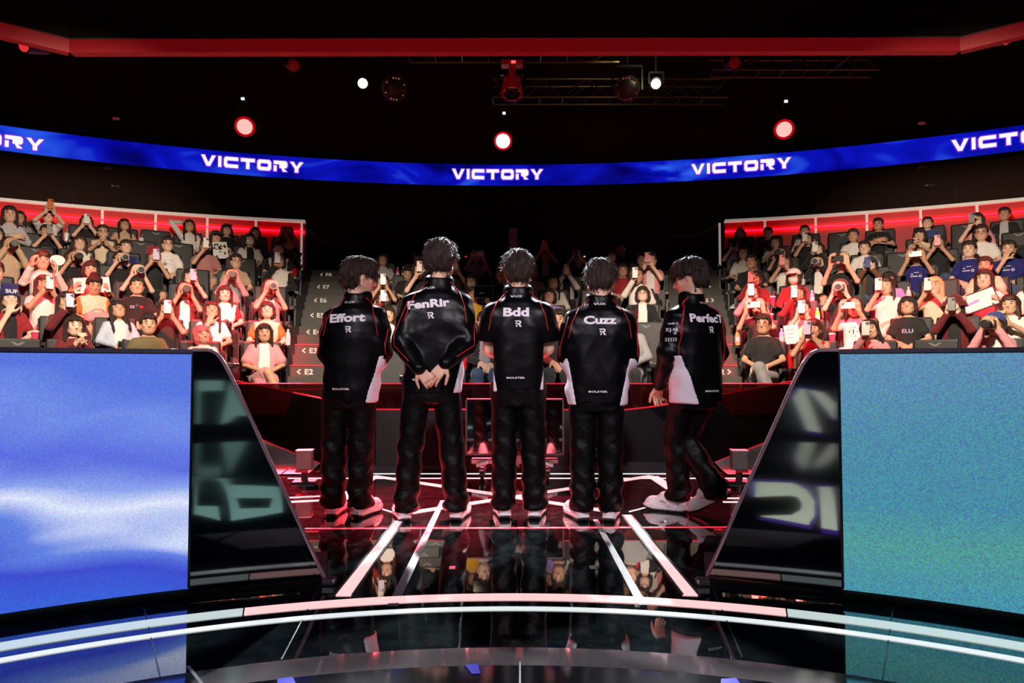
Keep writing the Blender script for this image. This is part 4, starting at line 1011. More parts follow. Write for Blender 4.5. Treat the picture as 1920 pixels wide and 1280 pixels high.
# sleeve badge: Korean lettering
def bars(l):
    V = []; F = []
    for x0, y0, x1, y1, t in l:
        d = Vector((x1-x0, y1-y0)); n = Vector((-d.y, d.x)).normalized()*t/2; k = len(V)
        V += [(x0+n.x, y0+n.y), (x0-n.x, y0-n.y), (x1-n.x, y1-n.y), (x1+n.x, y1+n.y)]; F.append((k, k+1, k+2, k+3))
    return np.array(V), F
ja = [(0, 1, .45, 1, .12), (.22, 1, .02, .45, .12), (.22, .85, .46, .45, .12), (.68, 1.1, .68, .3, .12), (.68, .72, .88, .72, .12)]
sa = [(1.3, 1.05, 1.12, .6, .12), (1.3, .95, 1.5, .6, .12), (1.62, 1.1, 1.62, .5, .1), (1.78, 1.1, 1.78, .5, .1), (1.62, .8, 1.78, .8, .1)]
ring = [(1.45+.2*math.cos(a), .2+.2*math.sin(a), 1.45+.2*math.cos(a+.8), .2+.2*math.sin(a+.8), .11) for a in [k*.785 for k in range(8)]]
V, F = bars(ja+sa+ring); V = (V-np.array([.9, .55]))*.040
sp = d5['sh'][-1].lerp(d5['el'][-1], .46)
decal('sleeve_badge', (V, F), bv5, sp+Vector((-.005, 0, .01)), jk5, PRINT, axis=(.55, .83, 0), right=(.83, -.55, 0))
V, F = bars([(x, y, x+.10, y, .045) for x in np.arange(0, .7, .16) for y in (0, .09, .18)]); V = V*.1-np.array([.036, .01])
decal('sleeve_badge_line', (V, F), bv5, sp+Vector((-.010, 0, -.045)), jk5, PRINT, axis=(.55, .83, 0), right=(.83, -.55, 0))
decal('sleeve_word', text_mesh('tech C.', .014, .02, 1.3), bv5, sp+Vector((.012, 0, .062)), jk5, PRINT, axis=(.55, .83, 0), right=(.83, -.55, 0))
# ================================================================== THE AUDIENCE
CLO = dict(white=(232, 226, 220), cream=(226, 206, 178), beige=(198, 168, 138), black=(20, 19, 21), grey=(140, 138, 140), lightgrey=(188, 186, 190), navy=(26, 32, 92), blue=(52, 66, 130),
           red=(150, 24, 34), darkred=(104, 16, 26), pink=(228, 150, 156), brown=(120, 72, 40), orange=(206, 112, 40), yellow=(232, 176, 36), purple=(168, 140, 214), olive=(92, 88, 52), khaki=(112, 102, 66),
           paleblue=(190, 200, 218), denim=(62, 84, 120), rose=(176, 116, 112), green=(50, 110, 60), charcoal=(48, 48, 52), lilac=(196, 186, 216), deepblue=(20, 24, 110), tan=(170, 120, 78), blonde=(222, 186, 130), hairpink=(226, 110, 120))
def cloth(c): return mat('cloth '+c, CLO[c], .8, var=.10, scale=40, bump=.15, bscale=160, sheen=.2)
HAIRC = {'k': HAIRB, 'n': mat('brown hair', (64, 36, 24), .45, var=.4, scale=60, bump=.4, bscale=90, stretch=(3, 3, .5)), 'b': mat('blonde hair', (214, 170, 118), .5, var=.2, bump=.4, bscale=90, stretch=(3, 3, .5)), 'p': mat('pink hair', (228, 104, 110), .5, var=.2, bump=.4, bscale=90, stretch=(3, 3, .5))}
HC = Vector((0, .02, 1.085)); HSC = 1.0
# pose: elbows, wrists (index 0 = left of the figure's own x<0, 1 = x>0), hand directions
def sym(e, w, d, n): return [((-e[0], e[1], e[2]), (-w[0], w[1], w[2]), (-d[0], d[1], d[2]), (-n[0], n[1], n[2])), (e, w, d, n)]
LAPR = ((.225, .05, .66), (.07, .235, .59), (-.5, .8, -.3), (.2, .2, .95)); LAPL = ((-.225, .05, .66), (-.07, .225, .575), (.5, .8, -.3), (-.2, .2, .95))
UPR = ((.19, .22, .76), (.055, .27, .965), (-.25, .35, .9), (.6, .75, -.1)); UPL = ((-.19, .22, .76), (-.055, .27, .965), (.25, .35, .9), (-.6, .75, -.1))
POSES = dict(
    lap=[LAPL, LAPR], legx=[LAPL, LAPR], camlap=[LAPL, LAPR],
    phone=[UPL, UPR], phone1=[LAPL, UPR], land=sym((.21, .20, .80), (.105, .27, 1.01), (-.15, .3, .9), (.5, .8, 0)),
    cam=sym((.19, .17, .80), (.075, .20, 1.015), (-.2, .4, .85), (.6, .7, 0)), clap=sym((.21, .13, .70), (.045, .30, .85), (-.25, .4, .85), (.9, .3, 0)),
    cross=[((-.235, .06, .68), (.02, .215, .70), (1, .1, .05), (0, 1, .2)), ((.235, .07, .69), (-.02, .235, .74), (-1, .1, .05), (0, 1, .2))],
    chin=[LAPL, ((.16, .22, .68), (.045, .165, .90), (-.3, -.15, .9), (.5, .8, 0))],
    sign=sym((.235, .13, .70), (.20, .30, .73), (-.1, .6, .6), (.9, .2, 0)), behind=[LAPL, ((.30, -.03, 1.13), (.12, -.09, 1.16), (-1, -.1, .2), (0, -.6, .8))],
    high=sym((.20, .20, .95), (.055, .30, 1.12), (-.25, .3, .9), (.6, .75, 0)), fan=[((-.225, .15, .72), (-.12, .30, .90), (.0, .3, .95), (-.9, .3, 0)), ((.22, .17, .76), (.15, .30, .95), (-.1, .3, .95), (.9, .3, 0))])
def legs_of(p):
    a = [(-.082, .03, .455), (-.10, .33, .46), (-.11, .28, .09)]; b_ = [(.082, .03, .455), (.10, .33, .46), (.11, .28, .09)]
    if p == 'legx': a = [(-.082, .03, .455), (-.06, .36, .46), (-.05, .34, .09)]; b_ = [(.082, .03, .47), (-.02, .38, .565), (-.16, .43, .25)]
    return [a, b_]
HV = {'n': (0, 0, 0), 'u': (0, .22, 0), 'd': (0, -.32, 0), 't': (.15, .05, .22), 'l': (.4, 0, 0), 'r': (-.4, 0, 0), 'b': (0, .30, .1)}
def hv(v): y, p, r_ = HV[v]; return head_rot(y, p, r_)
BODY = {}; TOPS = {}; BOTS = {}; HAIRS = {}
def body_mesh(pose, v):
    k = (pose, v)
    if k in BODY: return BODY[k]
    f = SDF((-.44, -.24, 0), (.44, .66, 1.36), .0092); M = hv(v)
    c = Vector((0, 0, .98))+M @ (HC-Vector((0, 0, .98)))
    head_into(f, c, M, HSC); f.cap((0, -.01, .90), tuple(c+M @ Vector((0, -.02, -.06))), .050, .048, .03)
    f.loft([(.40, 0, 0, .135, .10), (.55, 0, .0, .115, .085), (.75, 0, -.005, .12, .085), (.88, 0, -.01, .13, .075), (.95, 0, -.01, .075, .055)], .03)
    for i, (e, w, d, n) in enumerate(POSES[pose]):
        s = -1 if i == 0 else 1
        f.chain([(s*.135, -.005, .885), e, w], [.042, .034, .026], .03); hand(f, w, d, n, s, .45, 1.12, .008)
    for l in legs_of(pose): f.chain(l, [.085, .058, .038], .03); a = Vector(l[2]); f.cap(a, a+Vector((0, .10, -.045)), .036, .03, .02)
    BODY[k] = (f.mesh('person', SKIN[0]), c, M); return BODY[k]
def top_mesh(pose, sl):
    k = (pose, sl)
    if k in TOPS: return TOPS[k]
    f = SDF((-.46, -.24, .36), (.46, .50, 1.30), .0105)
    f.loft([(.40, 0, .01, .155, .122), (.55, 0, .01, .138, .110), (.75, 0, 0, .142, .106), (.85, 0, -.005, .145, .096), (.90, 0, -.01, .115, .082), (.945, 0, -.01, .070, .064)], .03)
    for i, (e, w, d, n) in enumerate(POSES[pose]):
        s = -1 if i == 0 else 1; a = Vector((s*.132, -.005, .872)); e = Vector(e); w = Vector(w)
        if sl == 'short': f.cap(a, a.lerp(e, .62), .056, .056, .05)
        elif sl == 'long': f.cap(a, e, .056, .049, .05); f.cap(e, e.lerp(w, .94), .049, .039, .015)
        elif sl == 'puff': f.cap(a, a.lerp(e, .7), .066, .076, .04)
        else: f.cap(a, a.lerp(e, .12), .05, .046, .04)
    f.wob(fold(hash(k) % 97, .006, 30))
    me = f.mesh('top', cloth('white')); me.materials.append(cloth('white')); me.materials.append(cloth('white'))
    n = len(me.polygons); c = np.empty(n*3, np.float32); me.polygons.foreach_get('center', c); c = c.reshape(-1, 3); mi = np.zeros(n, np.int32)
    dT = np.full(n, 9.); dS = np.full(n, 9.)
    for i, (e, w, d, nn) in enumerate(POSES[pose]):
        s = -1 if i == 0 else 1; a = np.array((s*.17, -.005, .83)); e = np.array(e); w = np.array(w)
        for p, q in ((a, e), (e, w)):
            t = np.clip(((c-p)@(q-p))/((q-p)@(q-p)), 0, 1); dS = np.minimum(dS, np.linalg.norm(c-p-t[:, None]*(q-p), axis=1))
    mi[(dS < .078) & (np.abs(c[:, 0]) > .108) | (dS < .058)] = 1; mi[(mi == 0) & (c[:, 1] > .03) & (np.abs(c[:, 0]) < .058+.03*(.95-c[:, 2]))] = 2
    me.polygons.foreach_set('material_index', mi); TOPS[k] = me; return me
def bot_mesh(kind, pose):
    lp = 'legx' if pose == 'legx' else 'n'; k = (kind, lp)
    if k in BOTS: return BOTS[k]
    f = SDF((-.34, -.2, .02), (.34, .64, .68), .0115); f.loft([(.36, 0, .0, .152, .122), (.50, 0, .005, .148, .116), (.58, 0, .005, .132, .104)], .02)
    for l in legs_of(lp):
        a, b_, c = [Vector(p) for p in l]
        if kind == 'trousers': f.cap(a, b_, .092, .070, .02); f.cap(b_, c, .070, .060, .02)
        elif kind == 'shorts': f.cap(a, a.lerp(b_, .78), .102, .098, .02)
        elif kind == 'skirt': f.cap(a, a.lerp(b_, .82), .10, .088, .05)
    if kind == 'skirt': f.cap((-.05, .1, .45), (-.05, .27, .44), .085, .09, .05); f.cap((.05, .1, .45), (.05, .27, .44), .085, .09, .05)
    f.wob(fold(5, .006, 26)); BOTS[k] = f.mesh('bottoms', cloth('black')); return BOTS[k]
def hair_mesh(style):
    if style in HAIRS: return HAIRS[style]
    f = SDF((-.17, -.17, -.40), (.17, .17, .17), .0075)
    if style in ('cap', 'beanie', 'bucket', 'hood'): base = 'long' if style != 'cap' else 'bob'
    else: base = style
    f.ell((0, -.012, .036), (.094, .108, .096), None, 0)
    if base in ('short', 'bun', 'bald'):
        f.ell((0, -.045, -.005), (.082, .075, .085), None, .03); f.ell((0, .035, .085), (.072, .058, .040), None, .03)
        if base == 'bun': f.ell((0, -.08, .12), (.045, .045, .04), None, .02)
    else:
        dn = -.10 if base == 'bob' else -.30
        f.cap((0, -.055, .0), (0, -.06, dn), .088, .075, .03)
        for s in (-1, 1): f.cap((s*.075, .0, .02), (s*.080, .01, dn*.6), .036, .034, .03); f.cap((s*.080, .01, dn*.6), (s*.085, .035 if base == 'long' else .01, dn), .034, .026, .02)
        f.ell((0, .04, .08), (.068, .05, .038), None, .03)
    f.wob(lambda X, Y, Z: .0028*np.sin(np.arctan2(X, -Y)*26+4*np.sin(Z*14))+.002*np.sin(np.arctan2(X, -Y)*55+Z*20))
    lo = .056 if base in ('short', 'bun') else (.032 if base == 'bob' else .050)
    def face(X, Y, Z):
        ins = np.minimum(np.minimum(Y-.012, lo+.007*np.sin(X*120)-Z), .066+.02*np.clip(-Z*6, 0, 1)-np.abs(X)+0*Z)
        r_ = ins
        if base in ('short', 'bun'): r_ = np.maximum(r_, np.maximum(-.085-Z, np.minimum(np.minimum(.03-np.abs(Y+.005), .012-Z), np.abs(X)-.06)))
        return r_
    f.cut(face); HAIRS[style] = f.mesh('hair', HAIRB); return HAIRS[style]
def hat_mesh(style):
    k = 'hat'+style
    if k in HAIRS: return HAIRS[k]
    f = SDF((-.16, -.16, -.03), (.16, .24, .20), .007); f.ell((0, -.012, .05), (.103, .116, .100), None, 0)
    f.cut(lambda X, Y, Z: (.035 if style != 'beanie' else .022)-Z+0*X)
    if style == 'cap':
        f.box((0, .145, .052), (.068, .07, .007), .006, Matrix.Rotation(-.15, 3, 'X'), .012)
    if style == 'bucket':
        g = SDF((-.16, -.16, -.03), (.16, .24, .20), .007); X, Y, Z = g.full(); rad = np.sqrt(X*X+(Y+.01)**2); f.d = np.minimum(f.d, np.maximum(np.abs(rad-(.118+.35*(.05-Z)))-.008, np.maximum(Z-.055, -.012-Z)))
    if style == 'beanie': f.cap((-.06, 0, .145), (.06, 0, .145), .03, .03, .03)
    HAIRS[k] = f.mesh('hat', cloth('black')); return HAIRS[k]
class _F: pass
FM = {}
def face_meshes():
    if FM: return FM
    I4 = Matrix.Identity(3)
    for s in (-1, 1):
        FM['eye%d' % s] = MB().lathe([(.001, -.005), (.009, -.003), (.0125, 0), (.009, .003), (.001, .005)], 10, Matrix.Translation((s*.031, .0845, .004)) @ Matrix.Rotation(PI/2, 4, 'X') @ Matrix.Scale(.55, 4, (0, 1, 0))).me('eye', EYEM, smooth=True)
        FM['brow%d' % s] = MB().tube([(s*.014, .0905, .031), (s*.032, .088, .034), (s*.050, .077, .028)], [.0034, .004, .002], 6).me('eyebrow', HAIRB)
    FM['lips'] = MB().tube([(-.022, .080, -.060), (-.008, .089, -.057), (.008, .089, -.057), (.022, .080, -.060)], [.0024, .0056, .0056, .0024], 6).me('lips', LIPM, smooth=True)
    f = SDF((-.09, 0, -.12), (.09, .14, .03), .006); f.ell((0, .03, -.045), (.072, .080, .058), None, 0); f.cut(lambda X, Y, Z: .035-Y+0*X+0*Z); FM['mask'] = f.mesh('face_mask', mat('white mask', (235, 232, 228), .7))
    mb = MB()
    for s in (-1, 1): mb.tube([(s*.034+.024*math.cos(a), .104-.008*abs(math.cos(a)), -.002+.019*math.sin(a)) for a in [2*PI*k/12 for k in range(13)]], .0022, 6); mb.tube([(s*.058, .095, .002), (s*.08, .04, .002), (s*.084, -.01, 0)], .0022, 6)
    mb.tube([(-.01, .105, 0), (.01, .105, 0)], .0022, 6); FM['glasses'] = mb.me('spectacles', DARK)
    return FM
# seats
SEATM = mat('black seat fabric', (13, 13, 15), .5, var=.2, scale=30, bump=.15); SEATS = mat('seat shell grey', (40, 41, 44), .4)
EMBM = mat('seat emblem', (118, 116, 112), .5)
SM = {}
def seat_meshes():
    SM['cushion'] = MB().box((0, .10, .312), (.46, .42, .08)).me('seat_cushion', SEATM, .02, 2)
    SM['back'] = MB().box((0, -.172, .62), (.47, .05, .60), Matrix.Rotation(.10, 3, 'X')).me('backrest', SEATM, .025, 2)
    SM['shell'] = MB().box((0, -.207, .58), (.49, .016, .62), Matrix.Rotation(.10, 3, 'X')).me('back_shell', SEATS, .006)
    SM['arm'] = MB().box((0, .06, .56), (.05, .34, .035)).box((0, -.02, .28), (.03, .06, .54)).me('armrest', DARK)
    V, F = wing(); SM['emblem'] = MB().add([Vector((v[0]*.15, -.168, .86+v[1]*.055)) for v in V], F).me('emblem', EMBM)
    SM['post'] = MB().box((0, .05, .145), (.10, .22, .29)).me('pedestal', DARK)
seat_meshes()
ORD = 'first second third fourth fifth sixth seventh eighth ninth tenth eleventh twelfth thirteenth fourteenth fifteenth sixteenth seventeenth eighteenth nineteenth twentieth'.split()
def place_words(stand, row, n): return '%s stand %s row, %s from %s' % (stand, ORD[row], ORD[n], 'aisle' if stand != 'middle' else 'left')
def tier_z(k): return TZ0+TH*k
SEATR = .44
def stage_yaw(p): return math.atan2(-(0-p.x), (2.5-p.y))
# ------------------------------------------------ who sits where (head centre in the photograph)
# px, py, pose, hair, hair colour, top (body[/sleeve[/front]]), sleeve, bottoms, prop, extras; pink on a few red-lit white tops stands for the red light
CROWD = '''
18 402 cross long k lightgrey long black - -
35 422 lap long k grey/grey/black long black - -
90 405 high short k white short black phone:orange -
86 435 phone short k black short black phone:grey t:E_VALL,e:bar
16 461 cam long k beige long black cam:black -
162 416 phone long k black short denim phone:white -
193 435 clap short n cream/brown short black - g
233 422 cross long k beige none black - u
149 456 lap long n white/brown long black - -
80 488 fan bob n white long charcoal fan -
134 484 cam long n black short skirt.black cam:black -
236 463 lap short k navy/blue short black - -
223 487 cam short k black short denim cam:white -
287 482 phone long k black short skirt.black phone:lilac hat:beanie:red
314 458 lap short k white short black - g,e:drop
170 505 sign bob k orange long black paper -
81 533 phone long n white short skirt.white phone:white -
16 559 chin bob k red/red/black short charcoal - hat:beanie:navy,ht:SUP
123 566 phone1 long k darkred long black phone:lilac -
175 533 lap bun k cream/orange short skirt.black bag:pink d
254 510 cam bob k black short black cam:white l
257 536 lap short k black short black - e:patch
223 581 camlap long k paleblue/paleblue/white long black camlap b
139 611 clap long k darkred long black - -
278 608 lap short k khaki short black - -
312 578 phone long k black short white phone:white -
-8 440 lap long k red long black - -
-10 510 lap short k white long black - -
355 424 behind long k white long black - u
425 432 lap short k black short black - hat:cap:black,u
405 446 sign short k black short black board hat:cap:charcoal
386 461 phone1 short k rose short shorts.grey phone:white -
468 450 lap long k white/white/black short black - m
478 437 lap long k black long black - -
536 437 land long k white short black phone:pink -
442 490 lap short k beige short charcoal - g
522 467 lap short k white/black short black - -
523 489 phone1 bob k white/black long black phone:paleblue -
355 519 phone long k black none black phone:lilac -
435 519 cam short k grey long grey cam:black r
346 545 cam long n red/red/white short black cam:black -
421 551 camlap long k white/red short black cam:black2 -
505 540 cam bob k pink/pink/white short black cam:white -
397 582 chin long k white short black - u
501 582 lap bob k cream/orange short black - u
381 627 lap bob p white none cream - t
495 624 legx long k pink/pink/white puff skirt.pink - -
536 461 phone long k charcoal long black phone:yellow -
717 502 lap long k lightgrey short black - -
717 528 phone long k beige none black phone:white -
719 558 phone1 bob n white/red long black phone:lilac -
728 590 legx long k white/red long skirt.white - -
784 484 lap short k black long black - hat:cap:black
786 505 phone1 bob k black short black phone:white -
764 512 lap short k black short black - d
852 501 phone short n charcoal short black phone:white g
892 482 land long k white short black phone:white -
884 528 lap long k black long black - m
888 553 lap bob n yellow short black - u
908 603 lap short k black/black/grey long denim - -
941 513 lap short k black short black - -
1023 480 high short k black/black/white short black phone:pink hat:cap:black
1000 521 lap bob k white long black - -
1037 530 lap long k white long black - u
1062 510 phone long n white/white/black long black phone:white -
1085 493 high long k black none black phone:red -
1030 555 lap bob k purple short black - u
1046 600 lap short k black/red long charcoal - -
1165 466 lap short k black long black - -
1147 480 lap bob k darkred long black - -
1168 507 lap long k red short black - -
1221 488 phone short k pink/pink/white short black phone:pink -
1203 499 lap short k pink short black - -
1196 516 phone1 short k white long black phone:white -
1205 552 lap bob k black/black/white long denim cup:red g,u
1180 600 lap short k grey long black - -
1388 440 phone long k black long black phone:white -
1377 464 phone bob k grey short black phone:black -
1395 474 lap long k white short black - -
1409 491 lap short k black short black - -
1440 438 lap short k black long black - -
1453 455 clap long k white short black - -
1466 478 cam long k black short black cam:black -
1509 437 lap short k white none black - -
1514 449 phone1 long k black short black phone:white -
1473 492 phone long k white short black phone:pink -
1534 468 phone long k black long black phone:white m
1536 495 cam bob k black/black/white long skirt.black cam:white -
1600 442 lap short k white short grey - -
1621 465 lap short k white short cream - -
1580 491 land short n black short black phone:black -
1416 523 phone1 bob n darkred long black phone:red -
1410 547 phone long n pink long black phone:white -
1489 520 lap bob k red long black - hat:cap:white,m
1497 550 phone1 long k red/red/black long black phone:white -
1576 542 cam bob k black short black cam:white hat:cap:charcoal
1422 575 land bob k black short black phone:white d
1432 608 legx short k black short grey - g
1506 578 phone short k cream/orange short olive phone:white sgn
1526 616 phone bob n darkred none darkred phone:lilac -
1603 576 land long k white short skirt.white phone:white e:stripes
1633 497 phone long k brown/brown/charcoal long denim phone:blue hat:cap:charcoal,m
1634 617 phone1 long k pink long black phone:white t
1647 421 cross short k black short black - e:patch
1739 420 lap short k blue short black - u
1725 441 clap bob k cream/brown short black - -
1760 456 phone long k black short denim phone:pink -
1832 414 phone1 long k pink/pink/black short black phone:grey -
1840 437 lap short k white short black - g
1884 402 lap short k black/black/lightgrey long black - -
1818 468 lap short k deepblue/deepblue short navy - e:team
1892 467 chin short k deepblue short denim - e:team
1718 482 land bob k deepblue short black phone:white e:team
1667 524 lap bob k purple long black - -
1662 536 phone1 long n white short skirt.white phone:white -
1848 498 lap short k cream short black - -
1846 523 sign long k white short black board2 -
1753 536 phone long b cream short skirt.black phone:white -
1702 574 lap bob k black short charcoal - u,t:ELU
1790 573 phone long k darkred/darkred/black long darkred phone:black hat:bucket:darkred
1895 571 clap long n white short white - -
1867 608 cam bob k pink/pink/white long black cam:black hat:cap:blue
1935 440 lap short k black short black - -
1940 520 lap long k white short black - -
'''
PEOPLE = []
for ln in CROWD.strip().splitlines():
    a = ln.split(); PEOPLE.append(dict(px=float(a[0]), py=float(a[1]), pose=a[2], hair=a[3], hcol=a[4], top=a[5].split('/'), sl=a[6], bot=a[7], prop=a[8], ex=[x for x in a[9].split(',') if x != '-']))
occ = {}
for P in sorted(PEOPLE, key=lambda p: -p['py']):
    best = None
    hb = .98+.1 if P['pose'] else 0
    for k in range(NT-1):
        q = oncyl(P['px'], P['py'], TR0+TD*k+SEATR, TC); s = (q.z-tier_z(k))/1.085
        if s < .72 or s > 1.35: continue
        gap = min([abs(q.x-x) for x in occ.get(k, [])]+[9]); cost = abs(s-1.02)+3.2*max(0, .47-gap)
        if best is None or cost < best[0]: best = (cost, k, q, s)
    _, k, q, s = best; occ.setdefault(k, []).append(q.x); P.update(k=k, q=q, s=min(max(s, .86), 1.17), x=q.x)
    P['stand'] = 'left' if math.atan2(q.x, q.y-TC) < -(AIS0+AIS1)/2 else ('right' if math.atan2(q.x, q.y-TC) > (AIS0+AIS1)/2 else 'middle')
# fill the gaps of each row with empty seats
SEATS_ = []
def ang(p): return math.atan2(p.x, p.y-TC)
for k in range(NT-1):
    rr_ = TR0+TD*k+SEATR
    for st, (a0, a1) in dict(left=(-R(31), -AIS1-R(1.2)), middle=(-AIS0+R(.9), AIS0-R(.9)), right=(AIS1+R(1.2), R(31))).items():
        ps = sorted([P for P in PEOPLE if P['k'] == k and P['stand'] == st], key=lambda p: p['x']); mine = [(ang(P['q']), P) for P in ps]
        w = .50/rr_; row = list(mine); edges = [a0-w] + [a for a, _ in mine] + [a1+w]
        for e0, e1 in zip(edges, edges[1:]):
            n = int((e1-e0)/w+1e-6)-1 if not (st == 'middle' and k > 5) else 0
            for j in range(max(0, n)): row.append((e0+(e1-e0)*(j+1)/(n+1), None))
        row.sort(key=lambda t: t[0]); 
        if st == 'left': row = row[::-1]
        for j, (a, P) in enumerate(row):
            SEATS_.append((k, st, j, a, P))
            if P: P['n'] = j
HIDE = set()
for k, st, j, a, P in SEATS_:
    p = pol(TR0+TD*k+SEATR, a, tier_z(k), TC); pp = pix(p+Vector((0, 0, .8)))
    if P is None and (pp[0] < -60 or pp[0] > 1980): continue
    o = empty('theatre_seat', p, stage_yaw(p)); tag(o, 'black seat with winged mark, '+place_words(st, k, min(j, 19)), 'seat', 'black seats of the stands')
    put('seat_cushion', SM['cushion'], o); bk = put('backrest', SM['back'], o); put('back_shell', SM['shell'], bk)
    if P is None: put('emblem', SM['emblem'], bk)
    for s in (-1, 1):
        ar = put('armrest', SM['arm'], o); ar.location.x = s*.252
    put('pedestal', SM['post'], o)
    if P: P['seat'] = o
# ------------------------------------------------ held and standing things
def col_mat(c, r_=.35): return mat('plastic '+c, CLO.get(c, (230, 230, 232)), r_, var=.04)
LENSD = mat('lens glass', (5, 5, 9), .12, var=0, spec=.3)
PH = {}
def phone_at(mw, c, words, land=False, rx=0.0):
    if not PH:
        PH['b'] = MB().box((0, 0, 0), (.080, .010, .165)).me('smartphone', WHITEP, .004, 2); PH['m'] = MB().box((-.018, .0075, .055), (.034, .005, .040)).me('camera_bump', DARK, .0015)
        PH['l'] = MB().lathe([(.0075, 0), (.0075, .004), (.005, .004)], 10, Matrix.Rotation(-PI/2, 4, 'X')).me('lens', LENSD)
    o = put('smartphone', PH['b'], None, None, col_mat(c)); o.matrix_world = mw @ Matrix.Rotation(rx, 4, 'X') @ (Matrix.Rotation(PI/2, 4, 'Y') if land else Matrix.Identity(4))
    tag(o, '%s phone held up by spectator, %s' % (c, words), 'phone', 'phones held up in the stands')
    m_ = put('camera_bump', PH['m'], o, None, col_mat(c) if c not in ('white',) else col_mat('lightgrey'))
    for x, z in ((-.026, .064), (-.026, .046), (-.010, .055)): put('lens', PH['l'], m_, (x, .0095, z))
    return o
CM = {}
def camera_at(mw, c, words, lap=False):
    if not CM:
        CM['b'] = MB().box((0, 0, 0), (.135, .065, .09)).box((-.05, .02, 0), (.035, .05, .09)).me('photo_camera', DARK, .006); CM['p'] = MB().box((0, 0, .055), (.05, .06, .035)).me('viewfinder', DARK, .008)
        T = Matrix.Rotation(-PI/2, 4, 'X')
        CM['l'] = MB().lathe([(.036, .03), (.038, .06), (.042, .07), (.042, .10), (.037, .105), (.037, .135), (.046, .14), (.048, .19), (.042, .192), (.040, .17)], 20, T).me('lens_barrel', WHITEP, smooth=False)
        CM['g'] = MB().lathe([(.038, .172), (.030, .180), (.012, .184)], 16, T).me('front_glass', LENSD, smooth=True); CM['h'] = MB().lathe([(.046, .14), (.0485, .142), (.0485, .188), (.046, .191)], 20, T).me('lens_hood', DARK)
    o = put('photo_camera', CM['b']); o.matrix_world = mw
    tag(o, 'camera with %s lens %s spectator, %s' % ('white' if c == 'white' else 'black', 'on lap of' if lap else 'raised by', words), 'camera', 'cameras in the stands')
    put('viewfinder', CM['p'], o); lb = put('lens_barrel', CM['l'], o, None, WHITEP if c == 'white' else DARK); put('front_glass', CM['g'], lb); put('lens_hood', CM['h'], lb)
    return o
DRK = {}
def drink(p, kind, words):
    if not DRK:
        DRK['cup'] = MB().lathe([(.028, 0), (.032, .05), (.040, .13), (.042, .13)], 16).me('cup', WHITEP, smooth=False); DRK['lid'] = MB().lathe([(.043, .128), (.043, .136), (.034, .15), (.012, .152)], 16).me('lid', WHITEP)
        DRK['straw'] = MB().tube([(0, 0, .02), (.008, 0, .15), (.02, 0, .22)], .004, 6).me('straw', WHITEP)
        DRK['bottle'] = MB().lathe([(.03, 0), (.033, .02), (.033, .13), (.028, .155), (.013, .185), (.013, .2)], 16).me('bottle', WHITEP, smooth=False); DRK['cap'] = MB().lathe([(.015, .195), (.015, .215)], 12).me('bottle_cap', WHITEP); DRK['label'] = MB().lathe([(.0336, .05), (.0336, .11)], 16).me('bottle_label', WHITEP)
    t, c = kind.split('.'); D = {'pink': (226, 70, 110), 'red': (196, 24, 36), 'clear': (214, 218, 214), 'white': (232, 230, 226), 'green': (170, 220, 80), 'lilac': (190, 170, 220), 'amber': (210, 170, 110)}
    m_ = mat('drink '+c, D[c], .25, var=.05)
    if t == 'cup':
        o = put('drink_cup', DRK['cup'], None, p, m_); put('lid', DRK['lid'], o, None, WHITEP if c != 'red' else m_); put('straw', DRK['straw'], o, None, m_)
    else:
        o = put('drink_bottle', DRK['bottle'], None, p, m_); put('bottle_cap', DRK['cap'], o, None, WHITEP); put('bottle_label', DRK['label'], o, None, mat('bottle label white', (224, 214, 220), .5))
    tag(o, '%s %s on the armrest, %s' % ({'clear': 'clear', 'amber': 'amber'}.get(c, c), 'cup with straw' if t == 'cup' else 'drink bottle', words), t if t == 'cup' else 'bottle', 'drinks in the stands')
ACT = dict(lap='hands in lap', legx='legs crossed', camlap='camera in lap', phone='filming by phone', phone1='holding up phone', land='filming sideways', cam='photographing', clap='hands together', cross='arms crossed', chin='hand at chin', sign='holding a board', behind='arm behind head', high='phone held high', fan='waving a fan')
DRINKS = {(495, 624): None}
rc = random.Random(3)
def disc(x, y, r_, r2=0, n=14):
    if r2: return np.array([(x+q*math.cos(2*PI*k/n), y+q*math.sin(2*PI*k/n)) for k in range(n) for q in (r_, r2)]), [(2*k, 2*((k+1) % n), 2*((k+1) % n)+1, 2*k+1) for k in range(n)]
    return np.array([(x, y)]+[(x+r_*math.cos(2*PI*k/n), y+r_*math.sin(2*PI*k/n)) for k in range(n)]), [(0, k+1, (k+1) % n+1) for k in range(n)]
_bs = lambda l: bars(l)
